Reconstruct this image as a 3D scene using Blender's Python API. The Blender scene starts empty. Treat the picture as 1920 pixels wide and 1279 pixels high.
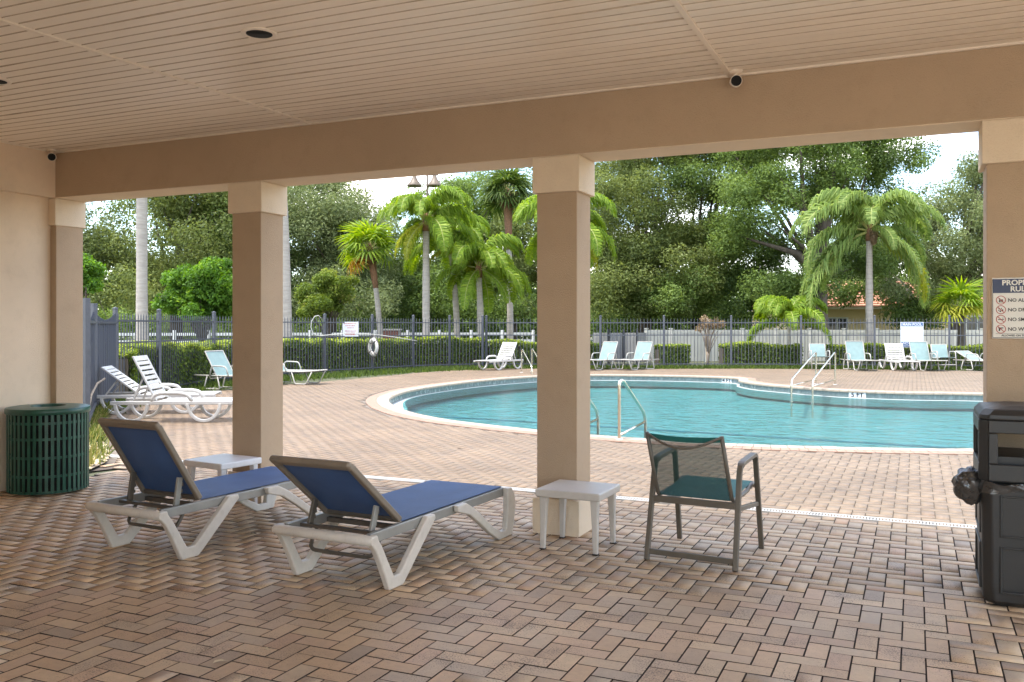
import bpy, bmesh, math, random
import numpy as np
import mathutils.noise as mn
from mathutils import Vector, Matrix, Quaternion
random.seed(7)
NR = np.random.default_rng(11)
S = bpy.context.scene
COL = S.collection
PI = math.pi

# ------------------------------------------------------------------ camera
F_PX, HZ, EYE, YAW = 1674.0, 610.0, 1.51, math.radians(24.3)
cd = bpy.data.cameras.new('camera')
cam = bpy.data.objects.new('camera', cd)
COL.objects.link(cam)
cam.location = (0, 0, EYE)
cam.rotation_euler = (PI / 2, 0, YAW)
cd.sensor_width = 36
cd.lens = 36 * F_PX / 1920
cd.shift_y = -(639.5 - HZ) / 1920
cd.clip_start = 0.05
cd.clip_end = 2000
S.camera = cam
FW = Vector((-math.sin(YAW), math.cos(YAW), 0))
RT = Vector((math.cos(YAW), math.sin(YAW), 0))


def at(px, Z, z=0.0):
    """point at distance Z ahead of the porch viewpoint, bearing px, height z"""
    p = RT * ((px - 960) / F_PX * Z) + FW * Z
    return Vector((p.x, p.y, z))


# ------------------------------------------------------------------ light
SUN_DIR = Vector((0.24, 0.26, -1.0)).normalized()
w = bpy.data.worlds.new("World")
S.world = w
w.use_nodes = True
nt = w.node_tree
nt.nodes.clear()
out = nt.nodes.new('ShaderNodeOutputWorld')
bg = nt.nodes.new('ShaderNodeBackground')
bg.inputs['Strength'].default_value = 0.07
sky = nt.nodes.new('ShaderNodeTexSky')
sky.sky_type = 'NISHITA'
sky.sun_disc = False
sky.sun_elevation = math.asin(-SUN_DIR.z)
sky.sun_rotation = math.atan2(-SUN_DIR.x, -SUN_DIR.y)
sky.air_density = 1.0
sky.dust_density = 0.6
tc = nt.nodes.new('ShaderNodeTexCoord')
mp = nt.nodes.new('ShaderNodeMapping')
mp.inputs['Scale'].default_value = (1.0, 1.0, 2.4)
mp.inputs['Location'].default_value = (0.35, 0.1, 0.2)
nz = nt.nodes.new('ShaderNodeTexNoise')
nz.inputs['Scale'].default_value = 3.6
nz.inputs['Detail'].default_value = 8
nz.inputs['Roughness'].default_value = 0.55
rp = nt.nodes.new('ShaderNodeValToRGB')
rp.color_ramp.elements[0].position = 0.50
rp.color_ramp.elements[1].position = 0.62
mx = nt.nodes.new('ShaderNodeMix')
mx.data_type = 'RGBA'
mx.inputs[7].default_value = (10.2, 9.6, 8.9, 1)
L = nt.links.new
L(tc.outputs['Generated'], mp.inputs['Vector'])
L(mp.outputs['Vector'], nz.inputs['Vector'])
L(nz.outputs['Fac'], rp.inputs['Fac'])
L(rp.outputs['Color'], mx.inputs[0])
L(sky.outputs['Color'], mx.inputs[6])
L(mx.outputs[2], bg.inputs['Color'])
L(bg.outputs['Background'], out.inputs['Surface'])

sl = bpy.data.lights.new('sun', 'SUN')
sun = bpy.data.objects.new('sun', sl)
COL.objects.link(sun)
sl.energy = 0.9
sl.angle = math.radians(12)
sl.color = (1.0, 0.95, 0.87)
sun.rotation_euler = SUN_DIR.to_track_quat('-Z', 'Y').to_euler()

S.view_settings.view_transform = 'Standard'
S.view_settings.look = 'None'
S.view_settings.exposure = 3.05
S.view_settings.gamma = 1
S.view_settings.use_curve_mapping = False
S.render.engine = 'CYCLES'
cy = S.cycles
cy.max_bounces = 10
cy.diffuse_bounces = 6
cy.glossy_bounces = 4
cy.transparent_max_bounces = 16
cy.sample_clamp_indirect = 6
cy.caustics_reflective = False
cy.caustics_refractive = False
try:
    cy.use_denoising = True
    cy.denoiser = 'OPENIMAGEDENOISE'
except Exception:
    pass


# ------------------------------------------------------------------ materials
def new_mat(name):
    m = bpy.data.materials.new(name)
    m.use_nodes = True
    n = m.node_tree.nodes
    return m, m.node_tree, n['Principled BSDF'], m.node_tree.links.new


def mat(name, col, rough=0.6, var=0.12, scale=6.0, bump=0.0, bscale=60.0, metal=0.0, spec=0.5, stretch=(1, 1, 1), col2=None, coords='Object', dirt=0.0):
    m, t, b, ln = new_mat(name)
    b.inputs['Roughness'].default_value = rough
    b.inputs['Metallic'].default_value = metal
    b.inputs['Specular IOR Level'].default_value = spec
    tcn = t.nodes.new('ShaderNodeTexCoord')
    mpn = t.nodes.new('ShaderNodeMapping')
    mpn.inputs['Scale'].default_value = stretch
    ln(tcn.outputs[coords], mpn.inputs['Vector'])
    n1 = t.nodes.new('ShaderNodeTexNoise')
    n1.inputs['Scale'].default_value = scale
    n1.inputs['Detail'].default_value = 6
    n1.inputs['Roughness'].default_value = 0.6
    ln(mpn.outputs['Vector'], n1.inputs['Vector'])
    r = t.nodes.new('ShaderNodeValToRGB')
    c2 = col2 if col2 else tuple(min(1, c * (1 + var)) for c in col)
    c1 = tuple(c * (1 - var) for c in col)
    r.color_ramp.elements[0].position = 0.3
    r.color_ramp.elements[1].position = 0.7
    r.color_ramp.elements[0].color = (*c1, 1)
    r.color_ramp.elements[1].color = (*c2, 1)
    ln(n1.outputs['Fac'], r.inputs['Fac'])
    src = r.outputs['Color']
    if dirt > 0:
        n3 = t.nodes.new('ShaderNodeTexNoise')
        n3.inputs['Scale'].default_value = scale * 4.3
        n3.inputs['Detail'].default_value = 8
        n3.inputs['Roughness'].default_value = 0.75
        ln(mpn.outputs['Vector'], n3.inputs['Vector'])
        r3 = t.nodes.new('ShaderNodeValToRGB')
        r3.color_ramp.elements[0].position = 0.52
        r3.color_ramp.elements[1].position = 0.78
        r3.color_ramp.elements[0].color = (0, 0, 0, 1)
        r3.color_ramp.elements[1].color = (dirt, dirt, dirt, 1)
        ln(n3.outputs['Fac'], r3.inputs['Fac'])
        mxx = t.nodes.new('ShaderNodeMix')
        mxx.data_type = 'RGBA'
        ln(r3.outputs['Color'], mxx.inputs[0])
        ln(src, mxx.inputs[6])
        mxx.inputs[7].default_value = (col[0] * .45, col[1] * .40, col[2] * .33, 1)
        src = mxx.outputs[2]
    ln(src, b.inputs['Base Color'])
    rr = t.nodes.new('ShaderNodeMapRange')
    rr.inputs['To Min'].default_value = max(0, rough - 0.08)
    rr.inputs['To Max'].default_value = min(1, rough + 0.10)
    ln(n1.outputs['Fac'], rr.inputs['Value'])
    ln(rr.outputs['Result'], b.inputs['Roughness'])
    if bump > 0:
        n2 = t.nodes.new('ShaderNodeTexNoise')
        n2.inputs['Scale'].default_value = bscale
        n2.inputs['Detail'].default_value = 5
        ln(mpn.outputs['Vector'], n2.inputs['Vector'])
        bp = t.nodes.new('ShaderNodeBump')
        bp.inputs['Strength'].default_value = bump
        bp.inputs['Distance'].default_value = 0.01
        ln(n2.outputs['Fac'], bp.inputs['Height'])
        ln(bp.outputs['Normal'], b.inputs['Normal'])
    return m


def leaf_mat(name, stops, trans=0.42, rough=0.5):
    """foliage: colour picked per leaf from a ramp by the face attribute rnd"""
    m, t, b, ln = new_mat(name)
    a = t.nodes.new('ShaderNodeAttribute')
    a.attribute_name = 'rnd'
    r = t.nodes.new('ShaderNodeValToRGB')
    els = r.color_ramp.elements
    while len(els) < len(stops):
        els.new(0.5)
    for e, (p, c) in zip(els, stops):
        e.position = p
        e.color = (*c, 1)
    ln(a.outputs['Fac'], r.inputs['Fac'])
    ln(r.outputs['Color'], b.inputs['Base Color'])
    b.inputs['Roughness'].default_value = rough
    b.inputs['Specular IOR Level'].default_value = 0.15
    tr = t.nodes.new('ShaderNodeBsdfTranslucent')
    hs = t.nodes.new('ShaderNodeHueSaturation')
    hs.inputs['Value'].default_value = 1.7
    hs.inputs['Saturation'].default_value = 1.15
    hs.inputs['Hue'].default_value = 0.485
    ln(r.outputs['Color'], hs.inputs['Color'])
    ln(hs.outputs['Color'], tr.inputs['Color'])
    ms = t.nodes.new('ShaderNodeMixShader')
    ms.inputs[0].default_value = trans
    ln(b.outputs['BSDF'], ms.inputs[1])
    ln(tr.outputs['BSDF'], ms.inputs[2])
    ln(ms.outputs['Shader'], t.nodes['Material Output'].inputs['Surface'])
    return m


def paver_mat(name, per_object):
    m, t, b, ln = new_mat(name)
    if per_object:
        a = t.nodes.new('ShaderNodeObjectInfo')
        rnd = a.outputs['Random']
    else:
        a = t.nodes.new('ShaderNodeAttribute')
        a.attribute_name = 'rnd'
        rnd = a.outputs['Fac']
    r = t.nodes.new('ShaderNodeValToRGB')
    st = [(0.0, (.31, .265, .22)), (0.10, (.40, .31, .225)), (0.26, (.44, .335, .235)), (0.42, (.46, .375, .275)), (0.56, (.42, .35, .275)),
          (0.70, (.45, .34, .255)), (0.84, (.50, .405, .295)), (0.93, (.37, .325, .275)), (1.0, (.42, .295, .21))]
    els = r.color_ramp.elements
    while len(els) < len(st):
        els.new(0.5)
    for e, (p, c) in zip(els, st):
        e.position = p
        e.color = (*c, 1)
    ln(rnd, r.inputs['Fac'])
    geo = t.nodes.new('ShaderNodeNewGeometry')
    sep = t.nodes.new('ShaderNodeSeparateXYZ')
    ln(geo.outputs['Position'], sep.inputs['Vector'])
    # open deck beyond the drain is coloured darker to offset its stronger light
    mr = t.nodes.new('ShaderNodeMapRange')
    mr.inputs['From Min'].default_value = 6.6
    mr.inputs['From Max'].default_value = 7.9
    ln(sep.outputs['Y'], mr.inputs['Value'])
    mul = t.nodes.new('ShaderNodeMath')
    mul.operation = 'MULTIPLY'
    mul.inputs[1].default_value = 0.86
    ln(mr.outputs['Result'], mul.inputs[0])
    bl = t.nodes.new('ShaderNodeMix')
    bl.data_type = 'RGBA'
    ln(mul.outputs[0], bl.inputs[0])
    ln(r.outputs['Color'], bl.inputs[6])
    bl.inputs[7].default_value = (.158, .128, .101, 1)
    # broad patches: greyer to the right, browner to the left
    mr2 = t.nodes.new('ShaderNodeMapRange')
    mr2.inputs['From Min'].default_value = -6
    mr2.inputs['From Max'].default_value = -0.5
    ln(sep.outputs['X'], mr2.inputs['Value'])
    tint = t.nodes.new('ShaderNodeMix')
    tint.data_type = 'RGBA'
    ln(mr2.outputs['Result'], tint.inputs[0])
    tint.inputs[6].default_value = (1.09, .96, .81, 1)
    tint.inputs[7].default_value = (1.09, 1.02, .92, 1)
    m1 = t.nodes.new('ShaderNodeMix')
    m1.data_type = 'RGBA'
    m1.blend_type = 'MULTIPLY'
    m1.inputs[0].default_value = 1
    ln(bl.outputs[2], m1.inputs[6])
    ln(tint.outputs[2], m1.inputs[7])
    n0 = t.nodes.new('ShaderNodeTexNoise')
    n0.inputs['Scale'].default_value = 0.9
    n0.inputs['Detail'].default_value = 3
    ln(geo.outputs['Position'], n0.inputs['Vector'])
    r0 = t.nodes.new('ShaderNodeValToRGB')
    r0.color_ramp.elements[0].position = 0.3
    r0.color_ramp.elements[1].position = 0.7
    r0.color_ramp.elements[0].color = (.86, .845, .83, 1)
    r0.color_ramp.elements[1].color = (1.16, 1.14, 1.12, 1)
    ln(n0.outputs['Fac'], r0.inputs['Fac'])
    m2 = t.nodes.new('ShaderNodeMix')
    m2.data_type = 'RGBA'
    m2.blend_type = 'MULTIPLY'
    m2.inputs[0].default_value = 1
    ln(m1.outputs[2], m2.inputs[6])
    ln(r0.outputs['Color'], m2.inputs[7])
    # mottling and dark pits
    n1 = t.nodes.new('ShaderNodeTexNoise')
    n1.inputs['Scale'].default_value = 22
    n1.inputs['Detail'].default_value = 7
    n1.inputs['Roughness'].default_value = 0.7
    ln(geo.outputs['Position'], n1.inputs['Vector'])
    r1 = t.nodes.new('ShaderNodeValToRGB')
    r1.color_ramp.elements[0].position = 0.25
    r1.color_ramp.elements[1].position = 0.7
    r1.color_ramp.elements[0].color = (.80, .785, .77, 1)
    r1.color_ramp.elements[1].color = (1.12, 1.12, 1.12, 1)
    ln(n1.outputs['Fac'], r1.inputs['Fac'])
    m3 = t.nodes.new('ShaderNodeMix')
    m3.data_type = 'RGBA'
    m3.blend_type = 'MULTIPLY'
    m3.inputs[0].default_value = 0.8
    ln(m2.outputs[2], m3.inputs[6])
    ln(r1.outputs['Color'], m3.inputs[7])
    n2 = t.nodes.new('ShaderNodeTexNoise')
    n2.inputs['Scale'].default_value = 130
    n2.inputs['Detail'].default_value = 3
    n2.inputs['Roughness'].default_value = 0.6
    ln(geo.outputs['Position'], n2.inputs['Vector'])
    n2b = t.nodes.new('ShaderNodeTexNoise')
    n2b.inputs['Scale'].default_value = 3.5
    ln(geo.outputs['Position'], n2b.inputs['Vector'])
    ad = t.nodes.new('ShaderNodeMath')
    ad.operation = 'MULTIPLY_ADD'
    ad.inputs[1].default_value = 0.55
    ln(n2b.outputs['Fac'], ad.inputs[0])
    ln(n2.outputs['Fac'], ad.inputs[2])
    r2 = t.nodes.new('ShaderNodeValToRGB')
    r2.color_ramp.elements[0].position = 0.86
    r2.color_ramp.elements[1].position = 0.97
    r2.color_ramp.elements[0].color = (0, 0, 0, 1)
    r2.color_ramp.elements[1].color = (.75, .75, .75, 1)
    ln(ad.outputs[0], r2.inputs['Fac'])
    m4 = t.nodes.new('ShaderNodeMix')
    m4.data_type = 'RGBA'
    ln(r2.outputs['Color'], m4.inputs[0])
    ln(m3.outputs[2], m4.inputs[6])
    m4.inputs[7].default_value = (.07, .055, .045, 1)
    ln(m4.outputs[2], b.inputs['Base Color'])
    rg = t.nodes.new('ShaderNodeMapRange')
    rg.inputs['To Min'].default_value = 0.42
    rg.inputs['To Max'].default_value = 0.75
    ln(n1.outputs['Fac'], rg.inputs['Value'])
    ln(rg.outputs['Result'], b.inputs['Roughness'])
    b.inputs['Specular IOR Level'].default_value = 0.4
    bp = t.nodes.new('ShaderNodeBump')
    bp.inputs['Strength'].default_value = 0.22
    bp.inputs['Distance'].default_value = 0.004
    ln(n2.outputs['Fac'], bp.inputs['Height'])
    ln(bp.outputs['Normal'], b.inputs['Normal'])
    return m


M = {}
M['stucco'] = mat('stucco', (.455, .335, .225), .85, .07, 1.2, .5, 130, dirt=.18)
M['stucco_light'] = mat('stucco_light', (.74, .61, .455), .85, .06, 1.5, .5, 130, dirt=.15)
M['wall_paint'] = mat('wall_paint', (.80, .645, .485), .85, .08, .9, .5, 130, dirt=.22)
M['soffit'] = mat('soffit', (.86, .775, .665), .38, .05, 2.2, .35, 2.0, stretch=(.35, 3.2, 1), coords='Object', dirt=.06)
M['groove'] = mat('groove', (.50, .41, .31), .8, .2, 9)  # groove colour holds painted shade along with settled grime
M['trim'] = mat('trim', (.82, .73, .62), .45, .05, 5)
M['sand'] = mat('sand', (.040, .025, .016), .95, .3, 40)
# joint sand: dark under the roof, washed pale on the open deck
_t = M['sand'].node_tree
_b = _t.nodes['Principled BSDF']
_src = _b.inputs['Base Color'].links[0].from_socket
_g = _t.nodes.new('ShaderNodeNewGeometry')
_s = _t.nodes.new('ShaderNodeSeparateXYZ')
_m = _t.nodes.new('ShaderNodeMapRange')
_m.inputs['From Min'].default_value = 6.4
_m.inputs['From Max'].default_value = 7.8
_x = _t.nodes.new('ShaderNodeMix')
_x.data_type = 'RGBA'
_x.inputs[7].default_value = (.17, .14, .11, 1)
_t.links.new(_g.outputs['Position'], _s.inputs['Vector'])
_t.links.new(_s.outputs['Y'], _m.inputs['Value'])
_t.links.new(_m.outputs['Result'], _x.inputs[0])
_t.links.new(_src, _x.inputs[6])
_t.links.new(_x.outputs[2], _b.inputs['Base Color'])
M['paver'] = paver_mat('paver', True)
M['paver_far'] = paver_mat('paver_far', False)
M['white_plastic'] = mat('white_plastic', (.50, .485, .46), .42, .07, 7, .05, 60, dirt=.25)
M['cream_plastic'] = mat('cream_plastic', (.60, .565, .51), .42, .08, 7, .05, 60, dirt=.30)
M['grey_table'] = mat('grey_table', (.52, .49, .45), .38, .06, 9, dirt=.15)
M['white_table'] = mat('white_table', (.72, .72, .74), .30, .05, 9, dirt=.12)
M['grey_alu'] = mat('grey_alu', (.30, .30, .28), .42, .08, 12, metal=.25)
M['taupe_metal'] = mat('taupe_metal', (.22, .185, .145), .42, .1, 12, metal=.2)
M['dark_taupe'] = mat('dark_taupe', (.12, .105, .085), .42, .1, 12, metal=.2)
M['chair_metal'] = mat('chair_metal', (.125, .108, .085), .42, .1, 12, metal=.2)
M['bin_green'] = mat('bin_green', (.012, .075, .05), .33, .25, 14, dirt=.3)
M['black'] = mat('black', (.012, .012, .013), .4, .2, 10)
M['inside_black'] = mat('inside_black', (.006, .006, .006), .9, .1)
M['bin_black'] = mat('bin_black', (.020, .019, .018), .42, .15, 6, .12, 220, dirt=.35)
M['bag'] = mat('bag', (.035, .034, .033), .2, .4, 16, .6, 26, spec=.9)
M['bin_steel'] = mat('bin_steel', (.36, .33, .28), .6, .1, 8)
M['steel'] = mat('steel', (.62, .57, .48), .17, .08, 9, metal=1.0)
M['fence_metal'] = mat('fence_metal', (.068, .073, .090), .45, .15, 14, metal=.1, dirt=.35)
M['fence_panel'] = mat('fence_panel', (.048, .055, .080), .5, .2, 8, stretch=(1, 1, .2), dirt=.3)
M['black_metal'] = mat('black_metal', (.016, .017, .02), .5, .2)
M['teal_frame'] = mat('teal_frame', (.40, .38, .34), .4, .07, 9, dirt=.2)
M['coping'] = mat('coping', (.34, .28, .215), .75, .14, 9, .2, 90, dirt=.35)
M['band'] = mat('band', (.30, .19, .135), .75, .16, 9, .2, 90, dirt=.2)
M['tile'] = mat('tile', (.17, .215, .21), .25, .22, 9)
M['plaster'] = mat('plaster', (.215, .262, .27), .8, .05, .8)
M['plaster_edge'] = mat('plaster_edge', (.36, .39, .385), .7, .05, 2)
M['stripe'] = mat('stripe', (.03, .12, .17), .4, .1)
M['grass'] = mat('grass_ground', (.055, .07, .028), .95, .35, 1.8, .3, 30, col2=(.10, .10, .05))
M['soil'] = mat('soil', (.17, .125, .085), .95, .35, 14, .6, 50, col2=(.30, .25, .19))
M['road'] = mat('road', (.32, .31, .29), .9, .1, 2)
M['bounce_ground'] = mat('bounce_ground', (.74, .66, .56), .9, .1, 3)
M['bark'] = mat('bark', (.085, .068, .05), .95, .35, 9, .9, 18, stretch=(1, 1, .3))
M['palm_trunk'] = mat('palm_trunk', (.37, .33, .29), .9, .18, 6, .6, 26, stretch=(.5, .5, 3.0), dirt=.3)
M['palm_boot'] = mat('palm_boot', (.19, .10, .055), .95, .4, 18, .8, 30)
M['stem'] = mat('stem', (.30, .24, .18), .9, .25, 12)
M['rachis'] = mat('rachis', (.32, .33, .10), .6, .15, 9)
M['seedpod'] = mat('seedpod', (.50, .38, .16), .8, .2, 30)
M['vinyl'] = mat('vinyl', (.42, .41, .36), .6, .06, 1.5, dirt=.2)
M['vinyl_shaded'] = mat('vinyl_shaded', (.24, .235, .225), .7, .08, 1.5, dirt=.25)  # vinyl fence colour with shade painted into it
M['white_rail'] = mat('white_rail', (.58, .58, .56), .5, .05, 3)
M['brick'] = mat('brick', (.14, .055, .04), .9, .35, 14, .4, 60)
M['house_wall'] = mat('house_wall', (.62, .50, .27), .85, .05, 1)
M['house_trim'] = mat('house_trim', (.74, .64, .50), .7, .05, 1)
M['roof_tile'] = mat('roof_tile', (.42, .20, .12), .85, .22, 3, .2, 20)
M['glass'] = mat('glass_dark', (.03, .035, .04), .08, .1, 2, spec=.8)
M['sign_white'] = mat('sign_white', (.74, .71, .64), .4, .03, 6)
M['sign_bright'] = mat('sign_bright', (.62, .64, .66), .4, .03, 6)
M['sign_blue'] = mat('sign_blue', (.012, .02, .075), .35, .08, 9)
M['sign_blue2'] = mat('sign_blue2', (.06, .12, .26), .35, .08, 9)
M['ink'] = mat('ink', (.02, .018, .018), .5, .05)
M['ink_red'] = mat('ink_red', (.42, .06, .04), .5, .08)
M['ink_grey'] = mat('ink_grey', (.42, .46, .52), .5, .05)
M['rope'] = mat('rope', (.12, .10, .09), .9, .2, 40)
M['ring_white'] = mat('ring_white', (.60, .58, .53), .5, .08, 8, dirt=.2)
M['pole_white'] = mat('pole_white', (.48, .47, .43), .5, .06, 8)
M['lamp_brown'] = mat('lamp_brown', (.14, .105, .075), .5, .15, 8)
M['debris'] = mat('debris', (.06, .035, .02), .9, .4, 30)
M['debris_pale'] = mat('debris_pale', (.55, .45, .30), .8, .3, 30)


def sling_mat(name, col, alpha, back=None):
    m, t, b, ln = new_mat(name)
    b.inputs['Roughness'].default_value = .65
    tcn = t.nodes.new('ShaderNodeTexCoord')
    n = t.nodes.new('ShaderNodeTexNoise')
    n.inputs['Scale'].default_value = 5
    n.inputs['Detail'].default_value = 5
    ln(tcn.outputs['Object'], n.inputs['Vector'])
    r = t.nodes.new('ShaderNodeValToRGB')
    r.color_ramp.elements[0].position = .3
    r.color_ramp.elements[1].position = .7
    r.color_ramp.elements[0].color = (*[c * .86 for c in col], 1)
    r.color_ramp.elements[1].color = (*[c * 1.1 for c in col], 1)
    ln(n.outputs['Fac'], r.inputs['Fac'])
    wv = t.nodes.new('ShaderNodeTexWave')
    wv.inputs['Scale'].default_value = 140
    wv.bands_direction = 'X'
    ln(tcn.outputs['Object'], wv.inputs['Vector'])
    bp = t.nodes.new('ShaderNodeBump')
    bp.inputs['Strength'].default_value = .25
    bp.inputs['Distance'].default_value = .002
    ln(wv.outputs['Fac'], bp.inputs['Height'])
    ln(bp.outputs['Normal'], b.inputs['Normal'])
    ln(r.outputs['Color'], b.inputs['Base Color'])
    if alpha < 1:
        tr = t.nodes.new('ShaderNodeBsdfTransparent')
        ms = t.nodes.new('ShaderNodeMixShader')
        ms.inputs[0].default_value = alpha
        ln(tr.outputs['BSDF'], ms.inputs[1])
        ln(b.outputs['BSDF'], ms.inputs[2])
        ln(ms.outputs['Shader'], t.nodes['Material Output'].inputs['Surface'])
    return m


M['sling_blue'] = sling_mat('sling_blue', (.042, .100, .255), 1.0)
M['sling_teal'] = sling_mat('sling_teal', (.012, .135, .125), 1.0)
M['mesh_teal'] = sling_mat('mesh_teal', (.018, .065, .058), .80)
M['sling_aqua'] = sling_mat('sling_aqua', (.20, .285, .278), 1.0)


def water_mat():
    m, t, b, ln = new_mat('pool_water')
    t.nodes.remove(b)
    tr = t.nodes.new('ShaderNodeBsdfTransparent')
    tr.inputs['Color'].default_value = (.50, .90, .91, 1)
    gl = t.nodes.new('ShaderNodeBsdfGlossy')
    gl.inputs['Roughness'].default_value = .14
    fr = t.nodes.new('ShaderNodeFresnel')
    fr.inputs['IOR'].default_value = 1.33
    tcn = t.nodes.new('ShaderNodeTexCoord')
    mpn = t.nodes.new('ShaderNodeMapping')
    mpn.inputs['Scale'].default_value = (1.0, 1.9, 1)
    mpn.inputs['Rotation'].default_value = (0, 0, .35)
    ln(tcn.outputs['Object'], mpn.inputs['Vector'])
    n1 = t.nodes.new('ShaderNodeTexNoise')
    n1.inputs['Scale'].default_value = 2.2
    n1.inputs['Detail'].default_value = 4
    n1.inputs['Distortion'].default_value = .8
    ln(mpn.outputs['Vector'], n1.inputs['Vector'])
    bp = t.nodes.new('ShaderNodeBump')
    bp.inputs['Strength'].default_value = 1.0
    bp.inputs['Distance'].default_value = .11
    ln(n1.outputs['Fac'], bp.inputs['Height'])
    ln(bp.outputs['Normal'], gl.inputs['Normal'])
    ln(bp.outputs['Normal'], fr.inputs['Normal'])
    ms = t.nodes.new('ShaderNodeMixShader')
    ln(fr.outputs['Fac'], ms.inputs[0])
    ln(tr.outputs['BSDF'], ms.inputs[1])
    ln(gl.outputs['BSDF'], ms.inputs[2])
    ln(ms.outputs['Shader'], t.nodes['Material Output'].inputs['Surface'])
    return m


M['water'] = water_mat()
OLIVE = [(0, (0.057, 0.079, 0.025)), (0.35, (0.116, 0.151, 0.044)), (0.7, (0.19, 0.229, 0.074)), (1, (0.24, 0.27, 0.101))]
GREYOAK = [(0, (0.069, 0.091, 0.037)), (0.4, (0.135, 0.171, 0.07)), (0.75, (0.208, 0.247, 0.111)), (1, (0.256, 0.294, 0.142))]
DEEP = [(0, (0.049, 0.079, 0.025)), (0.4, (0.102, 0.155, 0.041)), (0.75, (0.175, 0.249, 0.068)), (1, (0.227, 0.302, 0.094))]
BRIGHT = [(0, (0.042, 0.09, 0.015)), (0.4, (0.09, 0.188, 0.027)), (0.75, (0.158, 0.285, 0.045)), (1, (0.285, 0.405, 0.09))]
LIME = [(0, (0.065, 0.098, 0.019)), (0.4, (0.13, 0.189, 0.036)), (0.75, (0.221, 0.273, 0.058)), (1, (0.325, 0.312, 0.104))]
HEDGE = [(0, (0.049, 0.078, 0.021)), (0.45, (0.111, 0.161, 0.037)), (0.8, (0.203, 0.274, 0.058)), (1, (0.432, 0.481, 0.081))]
M['leaf_olive'] = leaf_mat('leaf_olive', OLIVE)
M['leaf_grey'] = leaf_mat('leaf_grey', GREYOAK)
M['leaf_deep'] = leaf_mat('leaf_deep', DEEP)
M['leaf_bright'] = leaf_mat('leaf_bright', BRIGHT)
M['leaf_lime'] = leaf_mat('leaf_lime', LIME)
M['leaf_hedge'] = leaf_mat('leaf_hedge', HEDGE)
M['leaf_rust'] = leaf_mat('leaf_rust', [(0, (.10, .075, .04)), (.5, (.25, .19, .12)), (1, (.36, .29, .18))])
M['frond'] = leaf_mat('frond', [(0, (.09, .16, .022)), (.5, (.18, .28, .035)), (1, (.33, .40, .065))], .45)
M['frond_soft'] = leaf_mat('frond_soft', [(0, (.10, .16, .045)), (.5, (.19, .27, .075)), (1, (.32, .38, .12))], .45)
M['frond_yellow'] = leaf_mat('frond_yellow', [(0, (.17, .22, .03)), (.5, (.30, .33, .04)), (1, (.42, .40, .06))], .4)
M['frond_dark'] = leaf_mat('frond_dark', [(0, (.03, .06, .012)), (.5, (.07, .115, .025)), (1, (.14, .18, .05))], .35)
M['frond_orange'] = leaf_mat('frond_orange', [(0, (.36, .17, .02)), (.5, (.45, .25, .04)), (1, (.50, .33, .08))], .4)
M['frond_dead'] = leaf_mat('frond_dead', [(0, (.11, .065, .035)), (.5, (.20, .13, .075)), (1, (.32, .24, .15))], .25)
M['blade'] = leaf_mat('blade', [(0, (.06, .09, .02)), (.5, (.13, .16, .04)), (1, (.28, .25, .09))], .3)


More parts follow.
